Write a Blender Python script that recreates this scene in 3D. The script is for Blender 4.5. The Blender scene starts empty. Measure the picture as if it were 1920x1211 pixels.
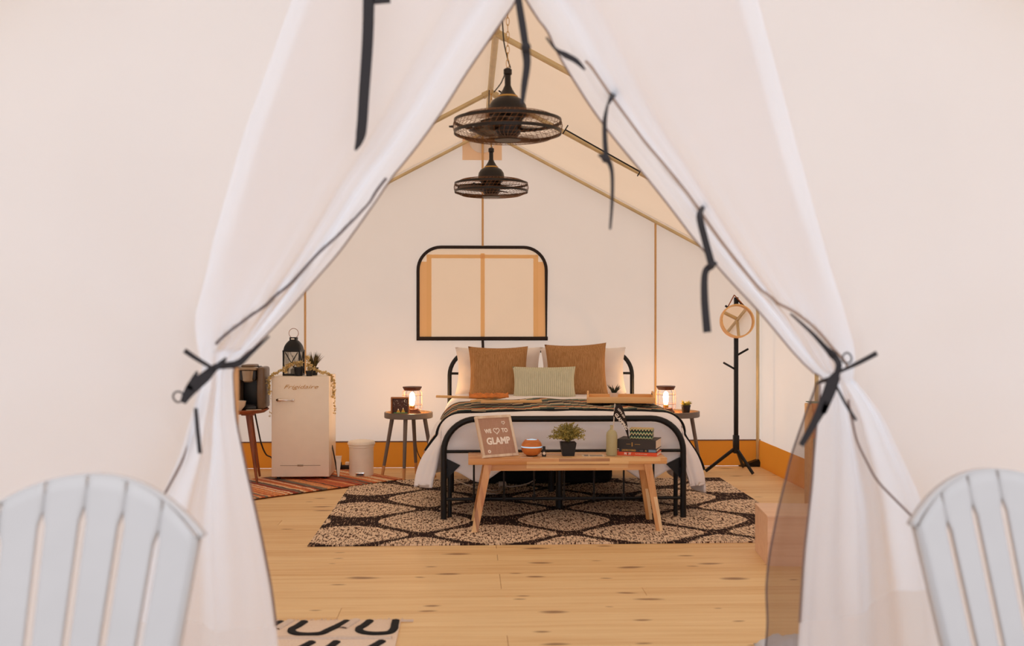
import bpy, bmesh, math, random
from mathutils import Vector, Matrix, noise, geometry
random.seed(7)
PI = math.pi
S = bpy.context.scene
COL = S.collection
# ---------------------------------------------------------------- camera
F = 1971.0
YAW = math.atan(82 / F); PITCH = math.atan(7.5 / F); CZ = 1.224
cam_d = bpy.data.cameras.new('camera'); cam = bpy.data.objects.new('camera', cam_d); COL.objects.link(cam)
cam.location = (0, 0, CZ); cam.rotation_euler = (PI / 2 - PITCH, 0, -YAW)
cam_d.sensor_width = 36; cam_d.lens = F / 1920 * 36; cam_d.clip_start = 0.05; cam_d.clip_end = 200
cam_d.dof.use_dof = True; cam_d.dof.focus_distance = 7.2; cam_d.dof.aperture_fstop = 2.6
S.camera = cam
ROT = cam.rotation_euler.to_matrix()
def P(px, py, Y):
    d = ROT @ Vector(((px - 960) / F, (605.5 - py) / F, -1))
    return Vector((0, 0, CZ)) + d * (Y / d.y)
def FL(px, py, z=0.0):
    d = ROT @ Vector(((px - 960) / F, (605.5 - py) / F, -1))
    return Vector((0, 0, CZ)) + d * ((z - CZ) / d.z)
# ---------------------------------------------------------------- world, light, exposure
S.view_settings.view_transform = 'Standard'; S.view_settings.look = 'None'
S.view_settings.exposure = 0.10; S.view_settings.gamma = 1.0; S.view_settings.use_curve_mapping = False
W = bpy.data.worlds.new('overcast_sky'); S.world = W; W.use_nodes = True
bg = W.node_tree.nodes['Background']; bg.inputs[0].default_value = (0.98, 1.12, 1.35, 1); bg.inputs[1].default_value = 1.15
sun_d = bpy.data.lights.new('sun', 'SUN'); sun_d.energy = 1.3; sun_d.angle = math.radians(25); sun_d.color = (1, .97, .93)  # soft sun added over the roof to brighten the tent inside
sun = bpy.data.objects.new('sun', sun_d); COL.objects.link(sun); sun.rotation_euler = (math.radians(-14), math.radians(10), 0); sun.location = (0, 6, 8)
S.cycles.max_bounces = 14; S.cycles.diffuse_bounces = 10; S.cycles.transmission_bounces = 8; S.cycles.transparent_max_bounces = 8
S.cycles.sample_clamp_indirect = 8

# ---------------------------------------------------------------- materials
def lin(c):
    return tuple(((x / 255) / 12.92 if x / 255 <= .04045 else ((x / 255 + .055) / 1.055) ** 2.4) for x in c)
class NT:
    def __init__(s, name):
        s.m = bpy.data.materials.new(name); s.m.use_nodes = True; s.t = s.m.node_tree
        s.b = s.t.nodes['Principled BSDF']; s.out = s.t.nodes['Material Output']
    def n(s, ty, **k):
        x = s.t.nodes.new(ty)
        for a, b in k.items():
            if a[0] == 'i' and a[1:].isdigit(): s.set(x.inputs[int(a[1:])], b)
            elif a in x.inputs.keys(): s.set(x.inputs[a], b)
            else: setattr(x, a, b)
        return x
    def set(s, inp, v):
        if isinstance(v, bpy.types.NodeSocket): s.t.links.new(v, inp)
        elif isinstance(v, bpy.types.Node): s.t.links.new(v.outputs[0], inp)
        else:
            if hasattr(inp.default_value, '__len__') and len(inp.default_value) == 4 and len(v) == 3: v = (*v, 1)
            inp.default_value = v
    def math(s, op, a, b=0.0, c=0.0):
        return s.n('ShaderNodeMath', operation=op, i0=a, i1=b, i2=c).outputs[0]
    def mapping(s, scale=(1, 1, 1), rot=(0, 0, 0), space='Object', loc=(0, 0, 0)):
        if space == 'Position': src = s.n('ShaderNodeNewGeometry').outputs['Position']
        else: src = s.n('ShaderNodeTexCoord').outputs[space]
        mp = s.n('ShaderNodeMapping'); s.set(mp.inputs['Vector'], src)
        mp.inputs['Scale'].default_value = scale; mp.inputs['Rotation'].default_value = rot; mp.inputs['Location'].default_value = loc
        return mp.outputs[0]
    def noise(s, vec, scale=5, detail=3, rough=.5):
        x = s.n('ShaderNodeTexNoise'); s.set(x.inputs['Vector'], vec); x.inputs['Scale'].default_value = scale
        x.inputs['Detail'].default_value = detail; x.inputs['Roughness'].default_value = rough
        return x.outputs[0]
    def ramp(s, fac, stops, interp='LINEAR'):
        r = s.n('ShaderNodeValToRGB'); s.set(r.inputs[0], fac); cr = r.color_ramp; cr.interpolation = interp
        while len(cr.elements) < len(stops): cr.elements.new(.5)
        for e, (p, c) in zip(cr.elements, stops): e.position = p; e.color = (*c, 1) if len(c) == 3 else c
        return r.outputs[0]
    def mix(s, fac, a, b, mode='MIX'):
        x = s.n('ShaderNodeMix', data_type='RGBA', blend_type=mode)
        s.set(x.inputs[0], fac); s.set(x.inputs[6], a); s.set(x.inputs[7], b)
        return x.outputs[2]
    def bump(s, h, strength=.3, dist=.01):
        b = s.n('ShaderNodeBump'); b.inputs['Strength'].default_value = strength; b.inputs['Distance'].default_value = dist
        s.set(b.inputs['Height'], h); s.set(s.b.inputs['Normal'], b.outputs[0]); return b.outputs[0]

def pm(name, rgb, rough=.6, metal=0.0, var=.06, scale=14, bump=0.0, emit=None, trans=0.0, spec=.5, stretch=(1, 1, 1), bscale=None):
    n = NT(name); c = lin(rgb); v = n.mapping(stretch); ns = n.noise(v, scale)
    d = tuple(x * (1 - var) for x in c); l = tuple(min(1, x * (1 + var)) for x in c)
    n.set(n.b.inputs['Base Color'], n.ramp(ns, [(.3, d), (.7, l)]))
    n.b.inputs['Roughness'].default_value = rough; n.b.inputs['Metallic'].default_value = metal
    n.b.inputs['Specular IOR Level'].default_value = spec
    if trans: n.b.inputs['Transmission Weight'].default_value = trans
    if bump: n.bump(n.noise(v, bscale or scale * 6), bump, .004)
    if emit:
        n.b.inputs['Emission Color'].default_value = (*lin(emit[0]), 1); n.b.inputs['Emission Strength'].default_value = emit[1]
    return n.m

def cloth(name, dif, tra, ratio=.5, scale=3, bump=.15, weave=400):
    n = NT(name); v = n.mapping(); ns = n.noise(v, scale, 4)
    a = n.n('ShaderNodeBsdfDiffuse'); b = n.n('ShaderNodeBsdfTranslucent')
    dc, tc = lin(dif), lin(tra)
    n.set(a.inputs[0], n.ramp(ns, [(.25, tuple(x * .97 for x in dc)), (.75, dc)]))
    n.set(b.inputs[0], n.ramp(ns, [(.25, tuple(x * .97 for x in tc)), (.75, tc)]))
    if bump:
        nb = n.bump(n.noise(v, weave, 2), bump, .0015); n.set(a.inputs['Normal'], nb); n.set(b.inputs['Normal'], nb)
    m = n.n('ShaderNodeMixShader'); m.inputs[0].default_value = ratio
    n.set(m.inputs[1], a); n.set(m.inputs[2], b); n.set(n.out.inputs[0], m)
    return n.m

M = {}
M['canvas'] = cloth('white_canvas', (252, 251, 249), (253, 251, 248), .645)
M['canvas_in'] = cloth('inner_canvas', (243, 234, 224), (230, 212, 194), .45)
M['flap'] = cloth('flap_canvas', (251, 249, 248), (252, 249, 247), .66)
M['skirt'] = cloth('skirt_canvas', (244, 236, 230), (244, 232, 218), .5)
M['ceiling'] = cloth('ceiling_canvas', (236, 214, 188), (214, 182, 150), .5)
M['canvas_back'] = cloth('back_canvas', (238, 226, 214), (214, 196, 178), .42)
M['sod'] = cloth('amber_sod_cloth', (228, 164, 72), (240, 164, 60), .55, scale=5)
M['bigseam'] = pm('seam_thread', (150, 118, 96), .8)
M['strap'] = pm('black_webbing', (38, 26, 21), .8, bump=.4, scale=120)
M['black'] = pm('black_metal', (17, 17, 18), .45, .3, bump=.03)
M['blackpl'] = pm('black_plastic', (20, 19, 19), .4)
M['bronze'] = pm('bronze_fan_metal', (24, 16, 12), .4, .2)
M['cagewire'] = pm('bronze_wire', (120, 80, 46), .4, .5)
M['pole'] = pm('frame_pole', (204, 184, 142), .4, .3, var=.1, scale=8)
M['amberpole'] = pm('amber_pole', (206, 164, 110), .5, .0)
M['white'] = pm('white_plastic', (248, 240, 226), .45, var=.02)
M['fridge'] = pm('cream_enamel', (246, 234, 216), .35, var=.015)
M['chrome'] = pm('chrome', (225, 215, 205), .12, 1.0, var=.02)
M['bedlinen'] = cloth('white_linen', (252, 250, 252), (250, 248, 248), .06, scale=8, bump=.2, weave=180)
M['pillowlinen'] = cloth('white_pillow_linen', (247, 240, 234), (240, 230, 220), .12, scale=8, bump=.3, weave=160)
M['grey'] = pm('grey_paint', (112, 100, 92), .5, var=.04)
M['oaktip'] = pm('pale_wood_tip', (204, 146, 90), .5, var=.12, stretch=(8, 8, 1))
M['soil'] = pm('soil', (50, 36, 28), .9, bump=.5)
M['pot'] = pm('black_pot', (22, 21, 22), .5)
M['whitepot'] = pm('white_pot', (224, 210, 196), .5)
M['paper'] = pm('book_pages', (226, 206, 182), .8, stretch=(1, 1, 30), scale=60, var=.1)
M['bulb'] = pm('glowing_bulb', (255, 240, 220), .3, emit=((255, 196, 130), 140))
M['wire'] = pm('copper_wire', (150, 92, 56), .4, .6)
M['walnutcap'] = pm('walnut_cap', (84, 46, 30), .5, var=.15, stretch=(1, 6, 6))
M['cord'] = pm('black_cord', (30, 24, 22), .6)
M['whitecord'] = pm('white_cord', (200, 186, 170), .5)
M['chair'] = pm('grey_blue_plastic', (188, 176, 166), .55, var=.015, spec=.3)
M['letter'] = pm('white_letter_plastic', (250, 240, 228), .5, var=.01)
M['hem'] = pm('brown_binding', (120, 92, 78), .8)
M['zip'] = pm('dark_zip_tape', (84, 64, 60), .8)
M['ground'] = pm('ground_gravel', (226, 222, 216), .95, var=.15, scale=6)
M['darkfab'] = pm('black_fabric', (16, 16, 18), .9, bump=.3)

def wood(name, light, dark, ax=0, knots=False, space='Object', rough=.45, fine=1.0):
    n = NT(name); sc = [26 * fine] * 3; sc[ax] = 1.3 * fine
    v = n.mapping(tuple(sc), space=space)
    g = n.noise(v, 1.0, 6, .62); L, D = lin(light), lin(dark)
    rnd = n.n('ShaderNodeObjectInfo').outputs['Random']
    g2 = n.math('ADD', g, n.math('MULTIPLY', n.math('SUBTRACT', rnd, .5), .22))
    c = n.ramp(g2, [(.28, D), (.5, tuple((a * .65 + b * .35) for a, b in zip(L, D))), (.7, L)])
    if knots:
        sk = [7.15, 7.15, 1]; sk[ax] = 2.3
        kv = n.mapping(tuple(sk), space=space)
        nz = n.n('ShaderNodeTexNoise'); n.set(nz.inputs['Vector'], n.mapping((3, 14, 1), space=space)); nz.inputs['Scale'].default_value = 1
        kv2 = n.n('ShaderNodeVectorMath', operation='ADD'); n.set(kv2.inputs[0], kv)
        sc_ = n.n('ShaderNodeVectorMath', operation='SCALE'); n.set(sc_.inputs[0], nz.outputs['Color']); sc_.inputs['Scale'].default_value = .25; n.set(kv2.inputs[1], sc_.outputs[0])
        vo = n.n('ShaderNodeTexVoronoi', voronoi_dimensions='2D'); n.set(vo.inputs['Vector'], kv2.outputs[0]); vo.inputs['Scale'].default_value = 1.0
        sep = n.n('ShaderNodeSeparateColor'); n.set(sep.inputs[0], vo.outputs['Color'])
        rad = n.math('MULTIPLY', n.math('POWER', sep.outputs[0], 2.2), .20)
        k = n.math('LESS_THAN', vo.outputs['Distance'], rad)
        soft = n.ramp(n.math('DIVIDE', vo.outputs['Distance'], n.math('ADD', rad, .001)), [(.0, (1, 1, 1)), (.5, (.8, .8, .8)), (1, (0, 0, 0))])
        gate = n.math('GREATER_THAN', sep.outputs[0], .52)
        fac = n.math('MULTIPLY', soft, n.math('MULTIPLY', gate, .85))
        c = n.mix(fac, c, lin((112, 64, 28)))
    n.set(n.b.inputs['Base Color'], c); n.b.inputs['Roughness'].default_value = rough
    n.bump(g, .12, .003)
    return n.m
M['floor'] = wood('pine_floor', (236, 204, 152), (216, 174, 118), 0, True, 'Position', .55)
M['deck'] = wood('deck_boards', (230, 222, 214), (208, 198, 188), 0, False, 'Position', .7)
M['walnut'] = wood('walnut_wood', (156, 84, 44), (96, 46, 24), 0, fine=1.5)
M['walnutleg'] = wood('walnut_leg_wood', (160, 86, 42), (100, 50, 26), 2, fine=1.5)
M['bamboo'] = wood('bamboo', (240, 192, 128), (222, 166, 98), 0, fine=1.6)
M['crate'] = wood('pale_plywood', (236, 200, 170), (218, 176, 144), 0)
M['orangewood'] = wood('orange_wood', (216, 130, 58), (164, 80, 30), 0, fine=1.2, rough=.35)
M['whitewash'] = wood('whitewashed_wood', (232, 214, 190), (178, 128, 84), 2, fine=1.2)
M['tan_wood'] = wood('stained_box_wood', (176, 112, 54), (120, 68, 28), 0, fine=1.5)

def acacia(name, ax):
    n = NT(name)
    sep = n.n('ShaderNodeSeparateXYZ'); n.set(sep.inputs[0], n.mapping())
    if ax == 0: row = n.math('FLOOR', n.math('MULTIPLY', n.math('ADD', n.math('MULTIPLY', sep.outputs[1], .9), sep.outputs[2]), 52))
    else: row = n.math('FLOOR', n.math('MULTIPLY', n.math('ADD', sep.outputs[0], n.math('MULTIPLY', sep.outputs[2], .17)), 40))
    col = n.math('FLOOR', n.math('ADD', n.math('MULTIPLY', sep.outputs[ax], 3.4 if ax == 0 else 1.2), n.math('MULTIPLY', row, .37)))
    cv = n.n('ShaderNodeCombineXYZ'); n.set(cv.inputs[0], row); n.set(cv.inputs[1], col)
    wn = n.n('ShaderNodeTexWhiteNoise', noise_dimensions='2D'); n.set(wn.inputs['Vector'], cv.outputs[0])
    st = n.ramp(wn.outputs[0], [(0, lin((206, 140, 74))), (.25, lin((238, 194, 132))), (.45, lin((180, 106, 46))), (.62, lin((222, 160, 94))), (.8, lin((150, 82, 34))), (.9, lin((246, 214, 164)))], 'CONSTANT')
    sc = [22] * 3; sc[ax] = 1.6
    g = n.noise(n.mapping(tuple(sc)), 1.5, 5, .6)
    c = n.mix(.3, st, n.ramp(g, [(.3, lin((186, 122, 66))), (.65, lin((244, 208, 156)))]))
    n.set(n.b.inputs['Base Color'], c); n.b.inputs['Roughness'].default_value = .4
    return n.m
M['acacia'] = acacia('acacia_blocks', 0); M['acacialeg'] = acacia('acacia_leg_blocks', 2)

def rug_mat():
    n = NT('lattice_rug'); v = n.mapping()
    st = n.noise(n.mapping((120, 14, 1), rot=(0, 0, .12)), 1, 2, .7)
    st2 = n.noise(n.mapping((72, 30, 1)), 1, 3, .75)
    sep = n.n('ShaderNodeSeparateXYZ'); n.set(sep.inputs[0], v)
    px, py = .84, .80
    ny = n.math('ADD', sep.outputs[1], n.math('MULTIPLY', n.math('SUBTRACT', st, .5), .16))
    cx = n.math('COSINE', n.math('MULTIPLY', sep.outputs[0], 2 * PI / px))
    cy = n.math('COSINE', n.math('MULTIPLY', ny, 2 * PI / py))
    f = n.math('ABSOLUTE', n.math('ADD', cx, cy))
    thick = n.math('MULTIPLY_ADD', n.math('SUBTRACT', cy, cx), .11, .35)
    band = n.math('LESS_THAN', f, thick)
    # medallion rings inside each field
    r = n.math('COSINE', n.math('MULTIPLY', f, 16.0))
    med = n.math('MULTIPLY', r, .028)
    sp = n.math('GREATER_THAN', n.math('ADD', n.math('ADD', n.math('MULTIPLY', st2, .6), n.math('MULTIPLY', st, .4)), med), .525)
    beige = n.ramp(st, [(.3, lin((238, 216, 190))), (.7, lin((216, 188, 158)))])
    field = n.mix(sp, beige, lin((78, 50, 40)))
    sp3 = n.math('GREATER_THAN', st, .60)
    dark = n.mix(sp3, lin((48, 34, 32)), lin((180, 150, 124)))
    n.set(n.b.inputs['Base Color'], n.mix(band, field, dark)); n.b.inputs['Roughness'].default_value = .95
    n.b.inputs['Specular IOR Level'].default_value = .1
    n.bump(st2, .4, .004); return n.m
M['rug'] = rug_mat()
def rag_mat():
    n = NT('rag_rug'); v = n.mapping((1, 1, 1))
    sep = n.n('ShaderNodeSeparateXYZ'); n.set(sep.inputs[0], v)
    wob = n.math('MULTIPLY', n.noise(n.mapping((3, 9, 1)), 1, 2), .05)
    cell = n.math('FLOOR', n.math('MULTIPLY', n.math('ADD', sep.outputs[0], wob), 46))
    wn = n.n('ShaderNodeTexWhiteNoise', noise_dimensions='1D'); n.set(wn.inputs['W'], cell)
    c = n.ramp(wn.outputs[0], [(.0, lin((196, 96, 56))), (.16, lin((232, 168, 110))), (.3, lin((92, 62, 54))), (.42, lin((240, 208, 168))), (.55, lin((216, 120, 66))), (.68, lin((150, 56, 40))), (.78, lin((120, 112, 96))), (.88, lin((226, 150, 90)))], 'CONSTANT')
    ns = n.noise(n.mapping((70, 60, 1)), 1, 2)
    n.set(n.b.inputs['Base Color'], n.mix(n.ramp(ns, [(.5, (0, 0, 0)), (.6, (.5, .5, .5))]), c, lin((120, 76, 58))))
    n.b.inputs['Roughness'].default_value = .95; n.bump(ns, .6, .01); return n.m
M['rag'] = rag_mat()
def blanket_mat():
    n = NT('woven_blanket'); v = n.mapping(); sep = n.n('ShaderNodeSeparateXYZ'); n.set(sep.inputs[0], v)
    ax = n.math('PINGPONG', sep.outputs[0], .26)
    stp = n.math('SNAP', ax, .045)
    k = n.math('ADD', n.math('MULTIPLY', sep.outputs[1], 1.0), n.math('MULTIPLY', stp, .75))
    w = n.math('FRACT', n.math('MULTIPLY', k, 1.9))
    c = n.ramp(w, [(.0, lin((26, 24, 26))), (.12, lin((200, 172, 136))), (.2, lin((28, 52, 52))), (.32, lin((96, 100, 78))), (.44, lin((206, 178, 140))), (.52, lin((186, 104, 50))), (.6, lin((52, 32, 30))), (.68, lin((88, 110, 96))), (.82, lin((210, 186, 150))), (.9, lin((24, 22, 24)))], 'CONSTANT')
    n.set(n.b.inputs['Base Color'], c); n.b.inputs['Roughness'].default_value = .95
    n.bump(n.noise(v, 250), .4, .003); return n.m
M['blanket'] = blanket_mat()
def stripes(name, c1, c2, axis, freq, rough=.9, bump=.5):
    n = NT(name); v = n.mapping(); sep = n.n('ShaderNodeSeparateXYZ'); n.set(sep.inputs[0], v)
    w = n.math('SINE', n.math('MULTIPLY', sep.outputs[axis], freq))
    ns = n.noise(n.mapping((160, 160, 14)), 1, 3, .6)
    h = n.math('ADD', n.math('MULTIPLY', w, .25), ns)
    n.set(n.b.inputs['Base Color'], n.ramp(h, [(.3, lin(c1)), (.75, lin(c2))])); n.b.inputs['Roughness'].default_value = rough
    n.b.inputs['Specular IOR Level'].default_value = .15; n.bump(h, bump, .003); return n.m
M['mustard'] = stripes('mustard_chenille', (150, 106, 64), (202, 156, 106), 0, 900)
M['sage'] = stripes('sage_ribbed_cotton', (186, 184, 156), (216, 212, 184), 0, 420)
M['felt'] = stripes('ribbed_felt', (178, 138, 116), (196, 158, 136), 2, 1400)
def scallop(name):
    n = NT(name); v = n.mapping(); sep = n.n('ShaderNodeSeparateXYZ'); n.set(sep.inputs[0], v)
    u = n.math('MULTIPLY', n.math('PINGPONG', n.math('ADD', sep.outputs[0], sep.outputs[1]), .009), 1.5)
    k = n.math('FRACT', n.math('MULTIPLY', n.math('ADD', sep.outputs[2], u), 38))
    c = n.ramp(k, [(0, lin((28, 26, 20))), (.28, lin((222, 206, 150))), (.55, lin((84, 136, 92))), (.8, lin((28, 32, 24)))], 'CONSTANT')
    n.set(n.b.inputs['Base Color'], c); n.b.inputs['Roughness'].default_value = .5; return n.m
M['scallop'] = scallop('scallop_print')
def checks(name):
    n = NT(name); v = n.mapping((1, 1, 1)); sep = n.n('ShaderNodeSeparateXYZ'); n.set(sep.inputs[0], v)
    cv = n.n('ShaderNodeCombineXYZ'); n.set(cv.inputs[0], n.math('FLOOR', n.math('MULTIPLY', sep.outputs[0], 30))); n.set(cv.inputs[1], n.math('FLOOR', n.math('MULTIPLY', sep.outputs[2], 26)))
    wn = n.n('ShaderNodeTexWhiteNoise', noise_dimensions='2D'); n.set(wn.inputs['Vector'], cv.outputs[0])
    c = n.ramp(wn.outputs[0], [(0, lin((206, 134, 74))), (.35, lin((120, 140, 124))), (.55, lin((184, 108, 62))), (.75, lin((122, 96, 92))), (.9, lin((226, 160, 90)))], 'CONSTANT')
    n.set(n.b.inputs['Base Color'], c); n.b.inputs['Roughness'].default_value = .9; return n.m
M['checks'] = checks('patchwork_check')
def leafm(name, a, b):
    n = NT(name); ns = n.noise(n.mapping(), 45, 2)
    n.set(n.b.inputs['Base Color'], n.ramp(ns, [(.35, lin(a)), (.65, lin(b))])); n.b.inputs['Roughness'].default_value = .55
    return n.m
M['leaf_bush'] = leafm('boxwood_leaves', (118, 110, 48), (190, 172, 92))
M['leaf_vine'] = leafm('eucalyptus_leaves', (190, 168, 108), (236, 210, 150))
M['leaf_grass'] = leafm('grass_blades', (48, 56, 26), (122, 100, 52))
M['leaf_dark'] = leafm('dark_leaves', (26, 36, 28), (52, 60, 40))
M['leaf_lime'] = leafm('lime_leaves', (146, 136, 40), (202, 184, 78))
def glass(name, col, rough, alpha=None):
    n = NT(name); ns = n.noise(n.mapping(), 80, 2)
    n.b.inputs['Base Color'].default_value = (*lin(col), 1); n.b.inputs['Roughness'].default_value = rough
    n.b.inputs['Transmission Weight'].default_value = .85 if rough < .05 else .45; n.b.inputs['IOR'].default_value = 1.35
    n.bump(ns, .5, .004); return n.m
M['bottle'] = glass('seeded_green_glass', (224, 214, 168), .15)
M['mirror'] = pm('mirror_silver', (245, 235, 225), .02, 1.0, var=.005)
def screen(name):
    n = NT(name); d = n.n('ShaderNodeBsdfDiffuse'); n.set(d.inputs[0], n.ramp(n.noise(n.mapping(), 200, 2), [(.3, lin((104, 78, 62))), (.7, lin((130, 98, 78)))]))
    t = n.n('ShaderNodeBsdfTransparent'); t.inputs[0].default_value = (.97, .93, .9, 1)
    m = n.n('ShaderNodeMixShader'); m.inputs[0].default_value = .5; n.set(m.inputs[1], t); n.set(m.inputs[2], d); n.set(n.out.inputs[0], m)
    return n.m
M['screen'] = screen('insect_screen')
M['winpane'] = cloth('window_screen_cloth', (222, 194, 166), (224, 188, 152), .5)
M['winstrip'] = cloth('window_strip_cloth', (240, 204, 150), (250, 210, 156), .5)
M['winedge'] = cloth('window_edge_cloth', (246, 208, 156), (252, 216, 168), .5)
M['stovejack'] = cloth('stove_jack_cloth', (244, 214, 178), (250, 220, 188), .5)
M['stovefoil'] = pm('silvered_disc', (226, 216, 208), .4, .1, stretch=(30, 1, 1), var=.05)
M['matbeige'] = stripes('mat_weave', (222, 196, 172), (246, 230, 212), 1, 300)
M['tuft'] = pm('black_tufts', (18, 16, 18), 1, bump=.8, scale=90)
M['whitetuft'] = pm('white_tufts', (224, 204, 186), 1, bump=.6, scale=90)
M['orangebook'] = pm('orange_cover', (226, 82, 36), .5, var=.03)
M['darkbook'] = pm('charcoal_cover', (54, 46, 42), .6, var=.08)
M['inkbook'] = pm('ink_cover', (34, 30, 34), .5)
M['gold'] = pm('gold_print', (196, 148, 70), .4, .4)
M['blueprint'] = pm('blue_print', (120, 150, 176), .6)
M['orangecloth'] = pm('orange_cloth', (206, 122, 52), .9, var=.2, scale=30, bump=.4)
M['mist'] = pm('lit_diffuser_ring', (190, 222, 240), .3, emit=((150, 205, 240), .5))
M['green_scene'] = pm('lit_cutout_green', (70, 120, 80), .6, emit=((70, 130, 84), .25))
M['yellow_scene'] = pm('lit_cutout_yellow', (190, 140, 50), .6, emit=((190, 140, 50), .25))
M['warm_scene'] = pm('lit_cutout_white', (240, 215, 180), .6, emit=((240, 215, 180), .5))
M['keurig'] = pm('brushed_bronze_plastic', (110, 88, 68), .35, .3)
M['silver'] = pm('silver_plastic', (160, 140, 116), .3, .5)
M['towel'] = cloth('pale_blue_towel', (216, 220, 228), (210, 214, 220), .1)
M['ceramic'] = pm('cream_ceramic', (214, 196, 174), .3)

# ---------------------------------------------------------------- mesh helpers
class MB:
    def __init__(s): s.v = []; s.f = []
    def add(s, V, Fc, Mx=None):
        o = len(s.v)
        s.v += [tuple(Mx @ Vector(p)) for p in V] if Mx else [tuple(p) for p in V]
        s.f += [tuple(i + o for i in f) for f in Fc]; return s
    def box(s, x0, x1, y0, y1, z0, z1, Mx=None, bev=0.0, seg=2):
        if bev:
            bm = bmesh.new(); bmesh.ops.create_cube(bm, size=1)
            for q in bm.verts: q.co = Vector(((q.co.x + .5) * (x1 - x0) + x0, (q.co.y + .5) * (y1 - y0) + y0, (q.co.z + .5) * (z1 - z0) + z0))
            bmesh.ops.bevel(bm, geom=bm.edges[:], offset=bev, segments=seg, affect='EDGES', profile=.5)
            bm.verts.index_update()
            V = [q.co.copy() for q in bm.verts]; Fc = [[q.index for q in f.verts] for f in bm.faces]; bm.free()
            return s.add(V, Fc, Mx)
        V = [(x, y, z) for x in (x0, x1) for y in (y0, y1) for z in (z0, z1)]
        return s.add(V, [(0, 1, 3, 2), (4, 6, 7, 5), (0, 4, 5, 1), (2, 3, 7, 6), (0, 2, 6, 4), (1, 5, 7, 3)], Mx)
    def tube(s, pts, r, n=8, closed=False, caps=True, Mx=None):
        pts = [Vector(p) for p in pts]; N = len(pts); rs = r if isinstance(r, (list, tuple)) else [r] * N
        V = []; Fc = []; pn = None
        for i, p in enumerate(pts):
            a = pts[(i - 1) % N] if (closed or i > 0) else p; b = pts[(i + 1) % N] if (closed or i < N - 1) else p
            t = (b - a).normalized() if (b - a).length > 1e-9 else Vector((0, 0, 1))
            if pn is None:
                up = Vector((0, 0, 1)) if abs(t.z) < .9 else Vector((1, 0, 0)); pn = (up - t * up.dot(t)).normalized()
            else:
                q = pn - t * pn.dot(t); pn = q.normalized() if q.length > 1e-6 else pn
            bn = t.cross(pn)
            for k in range(n):
                a_ = 2 * PI * k / n; V.append(p + (pn * math.cos(a_) + bn * math.sin(a_)) * rs[i])
        for i in range(N if closed else N - 1):
            for k in range(n):
                j = (i + 1) % N; Fc.append((i * n + k, i * n + (k + 1) % n, j * n + (k + 1) % n, j * n + k))
        if caps and not closed: Fc.append(tuple(range(n))[::-1]); Fc.append(tuple((N - 1) * n + k for k in range(n)))
        return s.add(V, Fc, Mx)
    def lathe(s, prof, n=24, c=(0, 0, 0), Mx=None, sq=None):
        V = []; Fc = []; N = len(prof)
        for r, z in prof:
            for k in range(n):
                a = 2 * PI * k / n; V.append((c[0] + r * math.cos(a), c[1] + r * math.sin(a), c[2] + z))
        for i in range(N - 1):
            for k in range(n): Fc.append((i * n + k, i * n + (k + 1) % n, (i + 1) * n + (k + 1) % n, (i + 1) * n + k))
        loop = abs(prof[0][0] - prof[-1][0]) + abs(prof[0][1] - prof[-1][1]) < 1e-6
        if prof[0][0] > 1e-5 and not loop: Fc.append(tuple(range(n))[::-1])
        if prof[-1][0] > 1e-5 and not loop: Fc.append(tuple((N - 1) * n + k for k in range(n)))
        return s.add(V, Fc, Mx)
    def grid(s, rows, Mx=None):
        R, C = len(rows), len(rows[0]); V = [p for r in rows for p in r]
        return s.add(V, [(i * C + j, i * C + j + 1, (i + 1) * C + j + 1, (i + 1) * C + j) for i in range(R - 1) for j in range(C - 1)], Mx)
    def ribbon(s, pts, ws, th=.003, face=(0, -1, 0)):
        pts = [Vector(p) for p in pts]; N = len(pts); ws = ws if isinstance(ws, (list, tuple)) else [ws] * N
        fv = Vector(face); V = []; Fc = []
        for i, p in enumerate(pts):
            t = (pts[min(i + 1, N - 1)] - pts[max(i - 1, 0)]).normalized(); sd = t.cross(fv)
            sd = sd.normalized() if sd.length > 1e-6 else Vector((1, 0, 0)); nn = sd.cross(t).normalized()
            for a, b in ((-1, -1), (1, -1), (1, 1), (-1, 1)): V.append(p + sd * ws[i] / 2 * a + nn * th / 2 * b)
        for i in range(N - 1):
            for k in range(4): Fc.append((i * 4 + k, i * 4 + (k + 1) % 4, (i + 1) * 4 + (k + 1) % 4, (i + 1) * 4 + k))
        Fc += [(3, 2, 1, 0), tuple((N - 1) * 4 + k for k in range(4))]
        return s.add(V, Fc)
    def prism(s, poly, y0, y1, Mx=None):   # polygon in XZ extruded along Y
        n = len(poly); V = [(x, y0, z) for x, z in poly] + [(x, y1, z) for x, z in poly]
        return s.add(V, [tuple(range(n)), tuple(range(2 * n - 1, n - 1, -1))] + [((i + 1) % n, i, i + n, (i + 1) % n + n) for i in range(n)], Mx)

def smooth_path(pts, k=6):
    pts = [Vector(p) for p in pts]; out = []
    for i in range(len(pts) - 1):
        p0, p1, p2, p3 = pts[max(i - 1, 0)], pts[i], pts[i + 1], pts[min(i + 2, len(pts) - 1)]
        for j in range(k):
            t = j / k
            out.append(.5 * ((2 * p1) + (p2 - p0) * t + (2 * p0 - 5 * p1 + 4 * p2 - p3) * t * t + (3 * p1 - p0 - 3 * p2 + p3) * t ** 3))
    out.append(pts[-1]); return out

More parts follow.
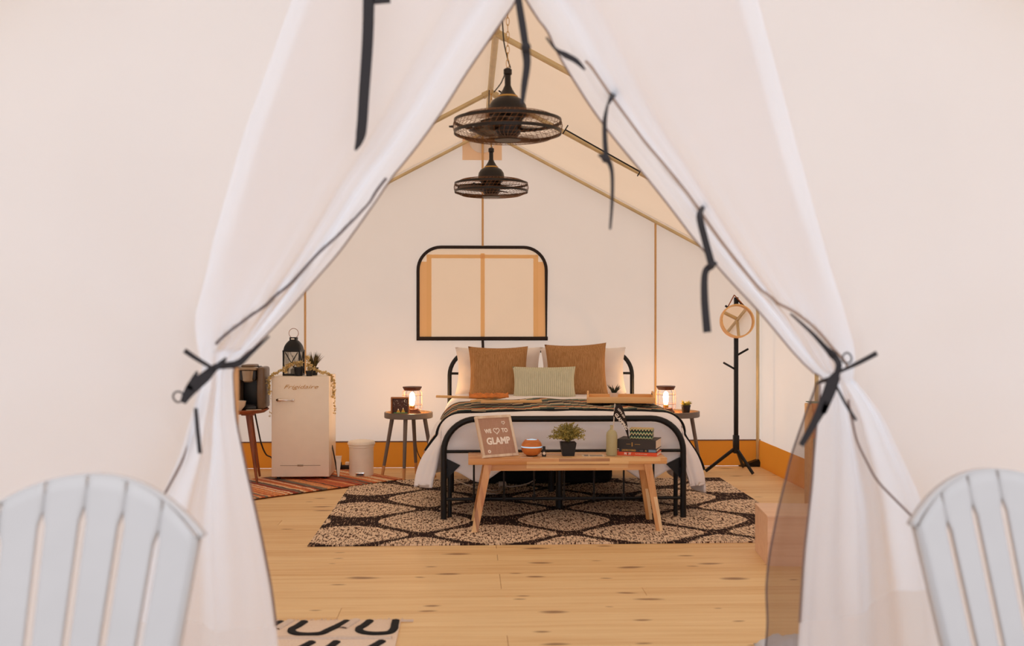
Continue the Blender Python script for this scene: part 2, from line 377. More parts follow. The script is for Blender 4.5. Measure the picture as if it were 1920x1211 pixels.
def thing(name, label, cat, loc=(0, 0, 0), rz=0, group=None):
    o = bpy.data.objects.new(name, None); o.empty_display_size = .05; COL.objects.link(o)
    o.location = loc; o.rotation_euler = (0, 0, rz); o['label'] = label; o['category'] = cat
    if group: o['group'] = group
    return o
def wloc(o):
    v = Vector((0, 0, 0))
    while o: v += Vector(o.location); o = o.parent
    return v
def obj(name, mb, mat, parent=None, world=False, smooth=35, org=None, solid=0, kind=None, label=None):
    """one mesh object; world=True: vertices given in world space (parents then have no rotation)"""
    off = wloc(parent) if (world and parent) else Vector((0, 0, 0))
    org = Vector(org) if org is not None else Vector((0, 0, 0))
    me = bpy.data.meshes.new(name)
    V = [tuple(Vector(p) - off - org) for p in mb.v] if (off.length or org.length) else mb.v
    me.from_pydata(V, [], mb.f); me.materials.append(mat if not isinstance(mat, str) else M[mat])
    if smooth:
        me.shade_smooth(); me.set_sharp_from_angle(angle=math.radians(smooth))
    me.update()
    o = bpy.data.objects.new(name, me); COL.objects.link(o); o.location = org
    if parent: o.parent = parent
    if solid:
        md = o.modifiers.new('thickness', 'SOLIDIFY'); md.thickness = solid; md.offset = 0
    if kind: o['kind'] = kind
    if label: o['label'] = label
    return o
def struct(name, mb, mat, **k):
    o = obj(name, mb, mat, **k); o['kind'] = 'structure'; return o
def tag(o, label, cat, group=None):
    o['label'] = label; o['category'] = cat
    if group: o['group'] = group
    return o
def copy_thing(r, loc, rz, label):
    c = r.copy(); COL.objects.link(c); c.location = loc; c.rotation_euler = (0, 0, rz); c['label'] = label
    def kids(a, b):
        for ch in [x for x in a.children]:
            d = ch.copy(); COL.objects.link(d); d.parent = b; kids(ch, d)
    kids(r, c); return c
def text(s, size, ext=.0006, off=0.0, shear=0.0, sx=1.0, align='CENTER'):
    cu = bpy.data.curves.new('t', 'FONT'); cu.body = s; cu.size = size; cu.extrude = ext; cu.offset = off; cu.shear = shear
    cu.align_x = align; cu.align_y = 'CENTER'; cu.resolution_u = 3
    o = bpy.data.objects.new('t', cu); COL.objects.link(o); bpy.context.view_layer.update()
    me = bpy.data.meshes.new_from_object(o); V = [(v.co.x * sx, 0 * v.co.y - v.co.z, v.co.y) for v in me.vertices]   # stands in XZ, faces -Y
    Fc = [tuple(p.vertices) for p in me.polygons]
    bpy.data.objects.remove(o); bpy.data.curves.remove(cu); bpy.data.meshes.remove(me)
    return V, Fc
def fbm(x, y, z=0.0, s=1.0): return noise.noise(Vector((x * s, y * s, z)))
def curve_at(pts, y):
    if y <= pts[0][0]: return pts[0][1]
    for (a, xa), (b, xb) in zip(pts, pts[1:]):
        if y <= b: return xa + (xb - xa) * (y - a) / (b - a)
    return pts[-1][1]
def sm_curve(pts, y, h=22): return sum(curve_at(pts, y + k * h) for k in (-1, -.5, 0, .5, 1)) / 5

# ================================================================ THE TENT
YB = 8.7; YF = 2.66; RX = 0.15; RZ = 2.81; EZ = 1.60
XR = P(1425, 598, YB).x; HALF = XR - RX; XL = RX - HALF; SL = (RZ - EZ) / HALF
def roof(x): return RZ - abs(x - RX) * SL

# ground and porch deck outside, unseen, kept pale to bounce light at the tent
struct('ground', MB().box(-30, 30, -20, 40, -.25, -.2), 'ground')
deck = struct('porch_deck', MB().box(-3.2, 3.4, -2.5, YF, -.12, -.035), 'deck')
pitch = .14
y = -2.4; k = 0
me0 = None
while y < YF - .13:
    if me0 is None:
        b0 = obj('plank', MB().box(-3.2, 3.4, 0, pitch - .006, -.03, 0, bev=.003, seg=1), 'deck', deck); me0 = b0.data; b0.location.y = y
    else:
        b = bpy.data.objects.new('plank', me0); COL.objects.link(b); b.parent = deck; b.location.y = y
    y += pitch
# interior floor: pine boards laid across
floor = struct('floor', MB().box(XL - .05, XR + .05, YF, YB + .05, -.06, -.022), pm('subfloor', (120, 84, 50), .9))
meshes = {}
y = YF + .005; row = 0
while y < YB - .02:
    wdt = min(pitch, YB + .02 - y)
    cut = XL + (XR - XL) * random.choice([.22, .35, .5, .64, .8, 2])
    spans = [(XL - .03, cut), (cut, XR + .03)] if cut < XR - .1 else [(XL - .03, XR + .03)]
    for (a, b) in spans:
        o = obj('plank', MB().box(a + .0008, b - .0008, 0, wdt - .0016, -.022, 0, bev=.0012, seg=1), 'floor', floor, smooth=20)
        o.location = (0, y, random.uniform(-.0006, .0002))
    y += pitch; row += 1

# back wall with window opening
def arch(x0, x1, z0, z1, r, n=8):
    pts = [(x0, z0), (x1, z0), (x1, z1 - r)]
    pts += [(x1 - r + r * math.cos(a), z1 - r + r * math.sin(a)) for a in [PI / 2 * i / n for i in range(1, n)]]
    pts += [(x1 - r, z1), (x0 + r, z1)]
    pts += [(x0 + r - r * math.sin(a), z1 - r + r * math.cos(a)) for a in [PI / 2 * i / n for i in range(1, n)]]
    pts.append((x0, z1 - r)); return pts
wa = P(784, 635, YB); wb = P(1024, 464, YB)
WX0, WX1, WZ0, WZ1 = wa.x, wb.x, wa.z, wb.z
hole = arch(WX0, WX1, WZ0, WZ1, .19)
outer = [(XL, 0), (XR, 0), (XR, EZ), (RX, RZ), (XL, EZ)]
V3 = [[Vector((x, YB, z)) for x, z in outer], [Vector((x, YB, z)) for x, z in hole[::-1]]]
tri = geometry.tessellate_polygon(V3)
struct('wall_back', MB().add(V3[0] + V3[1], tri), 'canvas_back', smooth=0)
_a = [(x, YB - .001, z) for x, z in arch(WX0, WX1, WZ0, WZ1, .19)]
win = struct('window_1', MB().add(_a, [tuple(range(len(_a)))]), 'winpane', smooth=0)
def quad(x0, x1, y_, z0, z1): return MB().add([(x0, y_, z0), (x1, y_, z0), (x1, y_, z1), (x0, y_, z1)], [(0, 1, 2, 3)])
path = arch(WX0, WX1, WZ0, WZ1, .19, 10); path = [(x, YB - .012, z) for x, z in path]
obj('binding', MB().ribbon(path + path[:1], .026, .008), 'strap', win, smooth=0)
obj('binding', MB().box(WX0 - .013, WX1 + .013, YB - .02, YB - .008, WZ0 - .015, WZ0 + .017), 'strap', win)
wm = P(905, 598, YB).x
wp = lambda px: P(px, 560, YB).x
for a, b, c, d, mm in ((wm - .017, wm + .017, WZ0, WZ1 - .05, 'winstrip'), (wp(800), wp(809), WZ0, WZ1 - .09, 'winstrip'), (wp(1000), wp(1009), WZ0, WZ1 - .09, 'winstrip')):
    obj('window_bar', quad(a, b, YB - .006, c, d), mm, win)
obj('window_bar', quad(wp(800), wp(1009), YB - .0065, P(0, 478, YB).z - .018, P(0, 478, YB).z + .012), 'winstrip', win)
obj('edge_panel', quad(WX0 + .005, wp(800), YB - .0065, WZ0, WZ1 - .12), 'winedge', win)
obj('edge_panel', quad(wp(1009), WX1 - .005, YB - .0065, WZ0, WZ1 - .12), 'winedge', win)
t = obj('window_strap', MB().ribbon([(wm, YB - .015, WZ0 - .01), (wm + .004, YB - .02, WZ0 - .12)], .022, .004), 'strap')
tag(t, 'short black strap hanging below the back window', 'strap')
# side walls, ceiling
def sheet(fn, nu, nv):
    return MB().grid([[fn(i / nu, j / nv) for j in range(nv + 1)] for i in range(nu + 1)])
def side_wall(x, nm):
    def fn(u, v):
        y = YF + (YB - YF) * u; z = EZ * v
        return (x + .018 * fbm(y * 1.3, z * .7, x) * math.sin(PI * v) * math.sin(PI * u), y, z)
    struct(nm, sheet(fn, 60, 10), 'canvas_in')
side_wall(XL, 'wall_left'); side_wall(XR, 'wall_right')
def cfn(u, v):
    y = (YF - .12) + (YB - YF + .17) * u; x = XL - .06 + (XR - XL + .12) * v
    sag = .02 * math.sin(PI * min(1, abs(x - RX) / HALF)) * (math.sin(PI * ((YB - y) / 1.5)) ** 2)
    return (x, y, roof(x) - sag * .6)
struct('ceiling', sheet(cfn, 60, 40), 'ceiling', smooth=60)
# amber sod-cloth bands round the foot of the walls
BH = .215
struct('baseboard_back', quad(XL, XR, YB - .008, 0, BH), 'sod')
def band(x, sgn):
    def fn(u, v):
        y = YF + .05 + (YB - YF - .06) * u; z = BH * v
        return (x - sgn * (.012 + .012 * (1 - v) + .008 * math.sin(y * 19 + v * 3) * fbm(y * 2, 0, 5)), y, z)
    return sheet(fn, 120, 4)
struct('baseboard_right', band(XR, 1), 'sod'); struct('baseboard_left', band(XL, -1), 'sod')
struct('trim_1', MB().box(XL, XR, YB - .016, YB - .010, BH - .006, BH + .004), 'hem')

# frame poles
fr = thing('tent_frame', 'pale metal pole frame holding up the tent roof and walls', 'frame', (RX, YB, 0))
rs = .016
obj('ridge_pole', MB().tube([(RX, YF + .05, RZ - .035), (RX, YB - .03, RZ - .035)], .02, 10), 'pole', fr, True)
for i, yy in enumerate((YB - .035, 7.18, 5.69, 4.2, YF + .07)):
    for sg in (-1, 1):
        obj('rafter', MB().tube([(RX, yy, RZ - .04), (RX + sg * (HALF - .02), yy, EZ - .03)], rs if i else .013, 10), 'pole', fr, True)
    if i:
        obj('rafter_joint', MB().tube([(RX - .05, yy, RZ - .065), (RX, yy, RZ - .038), (RX + .05, yy, RZ - .065)], .024, 10), 'pole', fr, True)
for px_, z1, rr, mt in ((905, RZ - .06, .009, 'amberpole'), (1229, None, .009, 'amberpole'), (572, None, .009, 'amberpole')):
    x = P(px_, 600, YB - .03).x
    z0 = WZ1 + .01 if px_ == 905 else .018
    obj('upright', MB().tube([(x, YB - .028, z0), (x, YB - .028, z1 or roof(x) - .04)], rr, 8), mt, fr, True)
for x in (XR - .03, XL + .03):
    for yy in (YB - .04, 7.18, 5.69, 4.2, YF + .07):
        obj('upright', MB().tube([(x, yy, 0), (x, yy, EZ - .03)], .014, 10), 'pole', fr, True)
for x in (XR - .03, XL + .03):
    obj('eave_pole', MB().tube([(x, YF + .05, EZ - .035), (x, YB - .03, EZ - .035)], .014, 10), 'pole', fr, True)
xc = XR - .03
obj('foot_plate', MB().prism([(xc - .16, .003), (xc + .02, .003), (xc + .0, .06)], YB - .09, YB - .02), 'black', fr, True)
# stove jack on the gable
c = P(904, 262, YB - .01); h = .163
sj = thing('stove_jack_panel', 'tan square patch with silvery disc high on back gable', 'panel', (c.x, YB - .01, c.z - h))
obj('patch', quad(c.x - h, c.x + h, YB - .008, c.z - h - .005, c.z + h), 'stovejack', sj, True)
obj('disc', MB().lathe([(0, 0), (.11, 0), (.11, .004), (0, .004)], 32, Mx=Matrix.Translation((c.x, YB - .012, c.z)) @ Matrix.Rotation(PI / 2, 4, 'X')), 'stovefoil', sj, True)
# black rod lying along the second right rafter
a_, b_ = P(1060, 243, 7.05), P(1200, 322, 7.05)
rod = thing('curtain_rod', 'thin black rod running down under the right roof slope', 'rod', a_)
obj('rod', MB().tube([a_, b_], .005, 8), 'black', rod, True)
for q in (a_, b_): obj('end_pin', MB().tube([q + Vector((.018, 0, .03)), q - Vector((.018, 0, .03))], .004, 6), 'black', rod, True)
a2 = P(1000, 208, 7.05)
obj('rod', MB().tube([P(935, 170, 7.05), P(950, 180, 7.05)], .005, 6), 'black', rod, True)

# ---------------------------------------------------------------- front wall and door flaps
YW = YF; PXM = 1971 / YW
YFLOOR = 598 + CZ * F / YW
L_att = [(-400, 640), (-120, 590), (0, 548), (250, 458), (450, 400), (600, 362), (690, 352), (760, 345), (900, 318), (1211, 285), (1600, 270)]
R_att = [(-400, 1340), (-120, 1385), (0, 1420), (300, 1500), (560, 1580), (660, 1608), (700, 1612), (780, 1640), (960, 1690), (1211, 1735), (1600, 1770)]
def front_wall(att, side, nm):
    rows = []
    zs = [i / 44 * (RZ - .005) for i in range(45)]
    for z in zs:
        yy = 598 + (CZ - z) * F / YW
        xb = P(sm_curve(att, yy), 600, YW).x + (.05 if side < 0 else -.05)
        if z > 2.38: xb = RX
        hw = min(HALF, (RZ - z) / SL); xo = RX + side * hw
        row = []
        for j in range(41):
            t = j / 40; x = xb + (xo - xb) * t
            d = .012 * fbm(x * 1.1, z * .5, side * 3) + .006 * fbm(x * 4, z * 1.2, 9)
            # shallow pulls that fan out from the tie
            tx, tz = (P(400, 690, YW).x, 1.11) if side < 0 else (P(1565, 700, YW).x, 1.10)
            r = math.hypot(x - tx, z - tz) + .02; an = math.atan2(z - tz, x - tx)
            d += .010 * math.exp(-r * 1.6) * math.sin(an * 9)
            row.append((x, YW + d, z))
        rows.append(row)
    return struct(nm, MB().grid(rows), 'canvas', smooth=80)
front_wall(L_att, -1, 'wall_front_left'); front_wall(R_att, 1, 'wall_front_right')

def ss(a, b, x):
    t = max(0, min(1, (x - a) / (b - a))); return t * t * (3 - 2 * t)
LU_in = [(-400, 972), (-12, 971), (10, 965), (71, 923), (148, 870), (207, 834), (267, 791), (318, 751), (344, 728), (406, 685), (479, 633), (526, 591), (583, 545), (635, 498), (670, 462), (690, 441), (700, 440), (780, 443), (870, 460), (980, 487), (1080, 508), (1170, 520), (1300, 527), (1600, 532)]
LU_out = [(-400, 640), (-120, 590), (0, 548), (250, 458), (450, 400), (600, 372), (660, 386), (690, 396), (720, 392), (770, 376), (850, 352), (935, 312), (1000, 288), (1211, 270), (1600, 262)]
L_seam = [(-400, 990), (300, 990), (330, 741), (422, 664), (474, 612), (536, 550), (593, 477), (645, 410), (680, 398)]
RU_in = [(-400, 976), (-12, 976), (16, 992), (69, 1029), (127, 1060), (196, 1103), (254, 1145), (317, 1198), (391, 1256), (455, 1304), (523, 1362), (587, 1420), (670, 1484), (714, 1532), (730, 1533), (777, 1529), (903, 1524), (1029, 1509), (1211, 1496), (1600, 1492)]
RU_out = [(-400, 1340), (-120, 1385), (0, 1420), (300, 1500), (560, 1572), (650, 1588), (712, 1580), (735, 1600), (780, 1632), (880, 1672), (960, 1702), (1211, 1740), (1600, 1760)]
R_seam = [(-30, 985), (69, 1023), (132, 1097), (196, 1140), (275, 1198), (365, 1277), (455, 1341), (550, 1420), (588, 1484), (620, 1520), (672, 1568), (700, 1575)]
FLAPS = {}
def flap(side):
    inn, out = (LU_in, LU_out) if side < 0 else (RU_in, RU_out)
    tie = 690 if side < 0 else 712
    NC = 80
    def pt(yy, t):
        h = 6 if abs(yy - tie) < 40 or yy < 60 else 20
        xi, xo = sm_curve(inn, yy, h), sm_curve(out, yy, h)
        x = xo + (xi - xo) * t
        if yy > tie:
            w = ss(tie, 1150, yy)
            sh = w * ((1150 + (1175 - 1150) * t) if side < 0 else (1085 + (1168 - 1085) * t))
            y2 = yy + (sh - 1150 * w) if yy < 1150 else yy + ((1150 + 25 * t) if side < 0 else (1085 + 83 * t)) - 1150
            y2 = min(y2, YFLOOR - 2)
        else: y2 = yy
        g = math.exp(-((yy - tie) / 150) ** 2)
        up = yy < tie
        if up:
            a = .006 + .018 * math.exp(-(tie - yy) / 260)
            edge = ss(.45, .95, t)
            d = a * (math.sin(2 * PI * (2.2 * t + .1)) * .5 + math.sin(2 * PI * (5.2 * t * t) + 1.0) * edge)
            # rolled hem thickness
            rr = ss(.70, .86, t) * .035 * ss(-300, 100, yy)
            d += rr + .012 * math.sin(PI * ss(.86, 1, t))
            d -= .05 * ss(.95, 1.0, t)
            d += .004 * fbm(x * .012, yy * .012, 4)
        else:
            k = ss(tie, tie + 300, yy)
            d = (.018 + .012 * k) * math.sin(2 * PI * (1.6 * t) + .6 + k) + .008 * math.sin(2 * PI * 4.3 * t + yy * .004) - .03 * ss(.93, 1, t) + .012
        d += .03 * g
        sx = sm_curve(L_seam, yy, 10) if side < 0 else None
        if side < 0 and 322 < yy < 660: d -= .028 * ss(sx - 3, sx + 3, x)
        if side > 0 and yy < 700:
            sx = sm_curve(R_seam, yy, 10); d -= .022 * (1 - ss(sx - 4, sx + 4, x)) * ss(-10, 90, yy)
        if yy < tie - 40:
            e_ = ss(0, .3, t); w_ = ss(tie - 40, tie - 200, yy) if yy > tie - 200 else 1
            w_ = min(1, (tie - 40 - yy) / 160); fade = e_ * w_ + (1 - w_); d *= fade; b0_ = .004 + .031 * fade
        else: b0_ = .035
        p = P(x, y2, YW); p = Vector((p.x, YW - b0_ - d, p.z)); return p
    up_rows = []; yy = -330
    ys = []
    while yy < 1150: ys.append(yy); yy += 12 if abs(yy - tie) > 60 else 6
    ys.append(1150)
    for yy in ys: up_rows.append([pt(yy, j / NC) for j in range(NC + 1)])
    ys2 = [1150 + i * (YFLOOR - 2 - 1150) / 14 for i in range(15)]
    low = [[pt(y_, j / NC) for j in range(NC + 1)] for y_ in ys2]
    lab = 'white canvas left door flap pulled aside and tied' if side < 0 else 'white canvas right door flap pulled aside and tied'
    th = thing('door_flap', lab, 'curtain', pt(YFLOOR - 2, .5))
    obj('canvas_panel', MB().grid(up_rows), 'flap', th, True, smooth=80)
    obj('skirt', MB().grid(low), 'skirt', th, True, smooth=80)
    FLAPS[side] = (th, pt)
    # edge binding along the free edge and the zip tape
    e = [pt(y_, 1.0) for y_ in ys if y_ > -30]
    obj('edge_binding', MB().tube(e, .003, 6), 'hem', th, True)
    sc = L_seam if side < 0 else R_seam
    zp = []
    for y_ in range(340 if side < 0 else 128, 646 if side < 0 else 690, 8):
        x = sm_curve(sc, y_, 10); h = 6 if abs(y_ - tie) < 40 else 20
        xi, xo = sm_curve(inn, y_, h), sm_curve(out, y_, h)
        t = min(.985, max(.02, (x - xo) / (xi - xo))); q = pt(y_, t); zp.append(Vector((q.x, q.y - (.012 if side<0 else .008), q.z)))
    obj('zip_tape', MB().tube(zp, .0032, 6), 'zip' if side < 0 else 'bigseam', th, True)
    zl = []
    pts = [(730, 388), (800, 378), (860, 356), (935, 315), (1020, 296)] if side < 0 else [(745, 1570), (822, 1586), (893, 1622), (933, 1662), (971, 1700), (1000, 1712)]
    for y_ in range(pts[0][0], pts[-1][0], 10):
        x = sm_curve(pts, y_, 14); q = P(x, y_, YW); zl.append(Vector((q.x, YW - .075, q.z)))
    obj('zip_tape', MB().tube(zl, .0028, 6), 'hem', th, True)
    # stitched seam line on the wall beside the flap
flap(-1); flap(1)
# screen curtain inside the right flap
sc_in = [(716, 1533), (760, 1516), (850, 1484), (960, 1456), (1040, 1440), (1100, 1434), (1170, 1437), (1211, 1433), (1330, 1424), (1600, 1418)]
rows = []
for i in range(50):
    yy = 716 + (1519 - 716) * i / 49
    a = sm_curve(sc_in, yy, 14); row = []
    for j in range(21):
        t = j / 20; x = a + (1580 - a) * t; q = P(x, yy, 2.74)
        row.append((q.x, 2.74 + .012 * math.sin(t * 14 + yy * .004) * ss(716, 900, yy), max(.004, q.z)))
    rows.append(row)
scr = thing('insect_screen', 'sheer brown mesh screen hanging inside the right door flap', 'screen', (rows[-1][10][0], 2.74, 0))
obj('mesh_panel', MB().grid(rows), 'screen', scr, True, smooth=80)
obj('mesh_binding', MB().tube([r[0] for r in rows], .0025, 6), 'zip', scr, True)
# timber pole just inside the left flap
q0 = P(438, 600, 2.84)
tag(obj('door_pole', MB().box(q0.x - .012, q0.x + .010, 2.82, 2.86, 0, 1.64, bev=.004), 'oaktip', org=(q0.x, 2.84, 0)), 'amber wooden pole just behind the left door flap', 'pole')

# straps and ties
def strap(paths, label, knots=(), rings=(), Y=2.53, nm='tie_strap', grp=None):
    p0 = P(*paths[0][0][:2], Y)
    th = thing(nm, label, 'strap', p0)
    for pth in paths:
        pts = [P(q[0], q[1], Y - (q[3] if len(q) > 3 else 0)) for q in pth]; ws = [q[2] * Y / F for q in pth]
        k = 6; sp = smooth_path(pts, k); w2 = []
        for i in range(len(sp)):
            u = i / k; a = int(min(u, len(ws) - 2)); w2.append(ws[a] + (ws[a + 1] - ws[a]) * (u - a))
        obj('webbing', MB().ribbon(sp, w2, .004), 'strap', th, True, smooth=0)
    for x, y_, r in knots:
        c = P(x, y_, Y - .006); r = r * Y / F
        obj('knot', MB().lathe([(0, -r), (r * .7, -r * .7), (r, 0), (r * .7, r * .7), (0, r)], 10, c=c), 'strap', th, True)
    for x, y_, r in rings:
        c = P(x, y_, Y - .01); r = r * Y / F
        obj('loop', MB().tube([c + Vector((r * math.cos(a), .003 * math.sin(2 * a), r * 1.1 * math.sin(a))) for a in [2 * PI * i / 20 for i in range(20)]], .0022, 6, closed=True), 'strap', th, True)
    return th
strap([[(692, -60, 22), (690, 60, 21), (683, 170, 20), (677, 250, 19), (666, 282, 3)], [(700, 3, 10), (732, 1, 9)]], 'broad black strap hanging flat on the left canvas panel', Y=2.55)
strap([[(966, -40, 12), (972, 0, 13), (980, 50, 14), (985, 84, 13)], [(985, 88, 17), (988, 120, 14), (983, 160, 12), (979, 195, 7)]], 'knotted black strap hanging from the top of the opening', knots=[(986, 88, 10)], Y=2.57)
strap([[(1024, 70, 3), (1042, 92, 5), (1060, 103, 11), (1080, 114, 10), (1097, 131, 3)]], 'short twisted black strap lying near the top of right flap', Y=2.52)
strap([[(1151, 174, 13, -.10), (1146, 184, 9), (1139, 197, 3)], [(1139, 197, 4), (1134, 225, 8), (1134, 255, 9), (1136, 290, 10)], [(1138, 296, 12), (1147, 320, 7), (1148, 370, 6), (1144, 430, 4)], [(1122, 290, 4), (1136, 297, 12)]], 'thin knotted black strap dangling in mid air from right flap', knots=[(1136, 297, 9)], Y=2.52)
strap([[(1320, 386, 6, -.10), (1312, 405, 13), (1322, 450, 13), (1334, 494, 14)], [(1334, 498, 14), (1322, 512, 12), (1321, 560, 14), (1326, 623, 15)], [(1334, 498, 10), (1344, 492, 6)]], 'wide black strap with a knot hanging beside the coat rack', knots=[(1334, 497, 8)], Y=2.52)
strap([[(505, 630, 3), (470, 662, 8), (447, 681, 14), (425, 685, 12, .01), (405, 688, 12, .03), (385, 706, 20, .05), (364, 723, 24, .05), (350, 742, 16, .05), (343, 755, 10, .05)],
       [(398, 690, 6, .05), (368, 672, 8, .05), (346, 657, 9, .05)], [(424, 671, 3, .03), (414, 682, 11, .03), (402, 692, 8, .04)],
       [(370, 696, 3, .05), (362, 712, 9, .05), (356, 730, 12, .05)], [(367, 765, 6, .05), (370, 800, 7, .05), (375, 850, 7, .05)]],
      'black bow tying back the left door flap', rings=[(334, 744, 9)], Y=2.52, nm='tie_bow')
strap([[(1482, 588, 3), (1520, 622, 6), (1548, 652, 9), (1560, 664, 14), (1572, 680, 12, .03), (1570, 698, 11, .04), (1560, 716, 20, .05), (1548, 750, 22, .05), (1528, 790, 14, .05), (1502, 835, 10, .05)],
       [(1574, 697, 5, .05), (1610, 680, 8, .05), (1644, 662, 9, .05)], [(1534, 718, 4, 0), (1550, 712, 8, .03), (1566, 708, 8, .05)],
       [(1568, 705, 16, .05), (1558, 735, 16, .05), (1543, 775, 10, .05)], [(1567, 722, 4, .05), (1585, 756, 5, .05), (1605, 788, 5, .05)]],
      'black bow tying back the right door flap', knots=[(1563, 664, 7)], rings=[(1588, 671, 9)], Y=2.52, nm='tie_bow')

# ================================================================ RUGS
a = FL(577, 1025); b = FL(1353, 897)
RW0, RW1, RY0, RY1 = FL(577, 1025).x, FL(577, 1025).x + 2.79, a.y, b.y
mbr = MB().box(RW0, RW1, RY0, RY1, .0005, .008)
tag(obj('area_rug', mbr, 'rug', org=((FL(1057, 977).x), FL(1057, 977).y, 0)), 'large brown and beige lattice rug under the bed and bench', 'rug')
R0, R1 = FL(756, 901), FL(470, 939)
d = (R1 - R0).normalized(); nrm = Vector((-d.y, d.x, 0)) * -1
if nrm.y < 0: nrm = -nrm
ang = math.atan2(-d.y, -d.x)
rr = obj('rag_rug', MB().box(-1.75, 0, 0, .78, .009, .016, bev=.003), 'rag'); rr.location = (R0.x, R0.y, 0); rr.rotation_euler = (0, 0, ang)
tag(rr, 'multicoloured striped rag rug in front of the small fridge', 'rug')
# doormat with black arcs
q = FL(752, 1165); MX, MY = q.x, q.y
mat_ = thing('tufted_mat', 'cream woven doormat with raised black arcs beside left flap', 'mat', (MX - .45, MY - .3, 0))
obj('base', MB().box(MX - .95, MX, MY - .62, MY, .0005, .009, bev=.002), 'matbeige', mat_, True)
def stroke(pts, w, mt, z=.011, h=.006, nm='tuft_arc'):
    sp = smooth_path([Vector((p[0], p[1], z)) for p in pts], 6); rows = []
    for i, p in enumerate(sp):
        t = (sp[min(i + 1, len(sp) - 1)] - sp[max(0, i - 1)]).normalized(); n_ = Vector((-t.y, t.x, 0))
        rows.append([p - n_ * w * .5 + Vector((0, 0, -h)), p - n_ * w * .42 + Vector((0, 0, h * .6)), p + Vector((0, 0, h)), p + n_ * w * .42 + Vector((0, 0, h * .6)), p + n_ * w * .5 + Vector((0, 0, -h))])
    return obj(nm, MB().grid(rows), mt, mat_, True)
U = [(-.070, .0), (-.088, -.07), (-.105, -.12), (-.088, -.17), (-.04, -.195), (.02, -.185), (.05, -.13), (.085, -.06), (.11, .0)]
uc = FL(603, 1168)
for i in range(-1, 2):
    for j in range(2):
        ox = uc.x + i * .262 + (.0 if j % 2 == 0 else -.10); oy = uc.y - .012 - j * .27
        pts = [(max(MX - .93, min(MX - .02, ox + u * .95)), oy + v * .9) for u, v in U]
        if len({round(p[0], 3) for p in pts}) < 4: continue
        stroke(pts, .034, 'tuft')
for i in range(-2, 2):
    xx = uc.x + .13 + i * .262
    if MX - .9 < xx < MX - .03: stroke([(xx + .01, MY - .005), (xx - .03, MY - .12)], .035, 'whitetuft')
for j in range(2): stroke([(MX - .93, MY - .245 - j * .27), (MX - .5, MY - .235 - j * .27), (MX - .02, MY - .25 - j * .27)], .03, 'whitetuft')
fr_ = MB()
for i in range(90):
    x = MX - .94 + i * .0105; fr_.tube([(x, MY - .004, .006), (x + random.uniform(-.01, .012), MY + random.uniform(.02, .04), .003)], .0022, 4)
    if i < 3: fr_.tube([(MX, MY - .01 * i, .006), (MX + .05, MY + .01 - .012 * i, .003)], .002, 4)
obj('fringe', fr_, 'whitetuft', mat_, True, kind='stuff')

# ================================================================ BED
B0 = P(832, 900, 6.4).x; B1 = P(1281, 900, 6.4).x; BC = (B0 + B1) / 2; BW = B1 - B0
FY, HY = 6.4, 8.42
bed = thing('metal_bed', 'black metal tube bed frame with curved head and foot rails', 'bed', (BC, (FY + HY) / 2, 0))
def board(y, ztop, r=.019, cr=.2):
    pts = [(B0, y, .0085), (B0, y, ztop - cr)]
    pts += [(B0 + cr - cr * math.cos(a), y, ztop - cr + cr * math.sin(a)) for a in [PI / 2 * i / 10 for i in range(1, 10)]]
    pts += [(B0 + cr, y, ztop), (B1 - cr, y, ztop)]
    pts += [(B1 - cr + cr * math.sin(a), y, ztop - cr + cr * math.cos(a)) for a in [PI / 2 * i / 10 for i in range(1, 10)]]
    pts += [(B1, y, ztop - cr), (B1, y, .0085)]
    return MB().tube(pts, r, 12)
FT = P(1056, 785, FY).z; HT = P(1013, 657, HY).z
fb = obj('footboard', board(FY, FT), 'black', bed, True)
hb = obj('headboard', board(HY, HT, .017), 'black', bed, True)
for bz, y_, par in ((P(0, 851, FY).z, FY, fb), (P(0, 942, FY).z, FY, fb), (P(0, 702, HY).z, HY, hb), (.3, HY, hb)):
    obj('cross_bar', MB().tube([(B0, y_, bz), (B1, y_, bz)], .010, 8), 'black', par, True)
for k in range(1, 8):
    x = B0 + BW * k / 8
    obj('spindle', MB().tube([(x, FY, P(0, 942, FY).z), (x, FY, P(0, 851, FY).z)], .006, 8), 'black', fb, True)
    obj('collar', MB().tube([(x, FY, .115), (x, FY, .15)], .012, 8), 'black', fb, True)
    obj('spindle', MB().tube([(x, HY, .3), (x, HY, P(0, 702, HY).z)], .006, 8), 'black', hb, True)
for x in (B0 + .01, B1 - .01):
    obj('side_rail', MB().box(x - .012, x + .012, FY, HY, .27, .31), 'black', bed, True)
obj('corner_bracket', MB().prism([(B0, .23), (B0 + .10, .33), (B0, .38)], FY + .02, FY + .04), 'black', bed, True)
obj('corner_bracket', MB().prism([(B1, .23), (B1, .38), (B1 - .10, .33)], FY + .02, FY + .04), 'black', bed, True)
for i in range(12):
    y_ = FY + .12 + i * .155
    obj('slat', MB().box(B0, B1, y_, y_ + .06, .31, .322), 'black', bed, True)
for y_ in (6.75, 7.4, 8.0): obj('leg', MB().tube([(BC, y_, 0.008), (BC, y_, .31)], .022, 10), 'black', bed, True)
for x_ in (B0 + .035, B1 - .035):
    for y_ in (6.46, 7.4): obj('leg', MB().tube([(x_, y_, 0.008), (x_, y_, .29)], .014, 10), 'black', bed, True)
mt = obj('mattress', MB().box(B0 + .02, B1 - .02, FY + .06, HY - .03, .323, .585, bev=.05, seg=3), 'bedlinen', org=(BC, 7.4, .323))
tag(mt, 'white mattress on the black bed frame beneath the duvet', 'mattress')
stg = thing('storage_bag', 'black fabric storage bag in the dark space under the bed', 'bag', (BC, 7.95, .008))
obj('body', MB().box(B0 + .18, B1 - .25, 7.72, 8.3, .009, .26, bev=.05, seg=3), 'darkfab', stg, True)
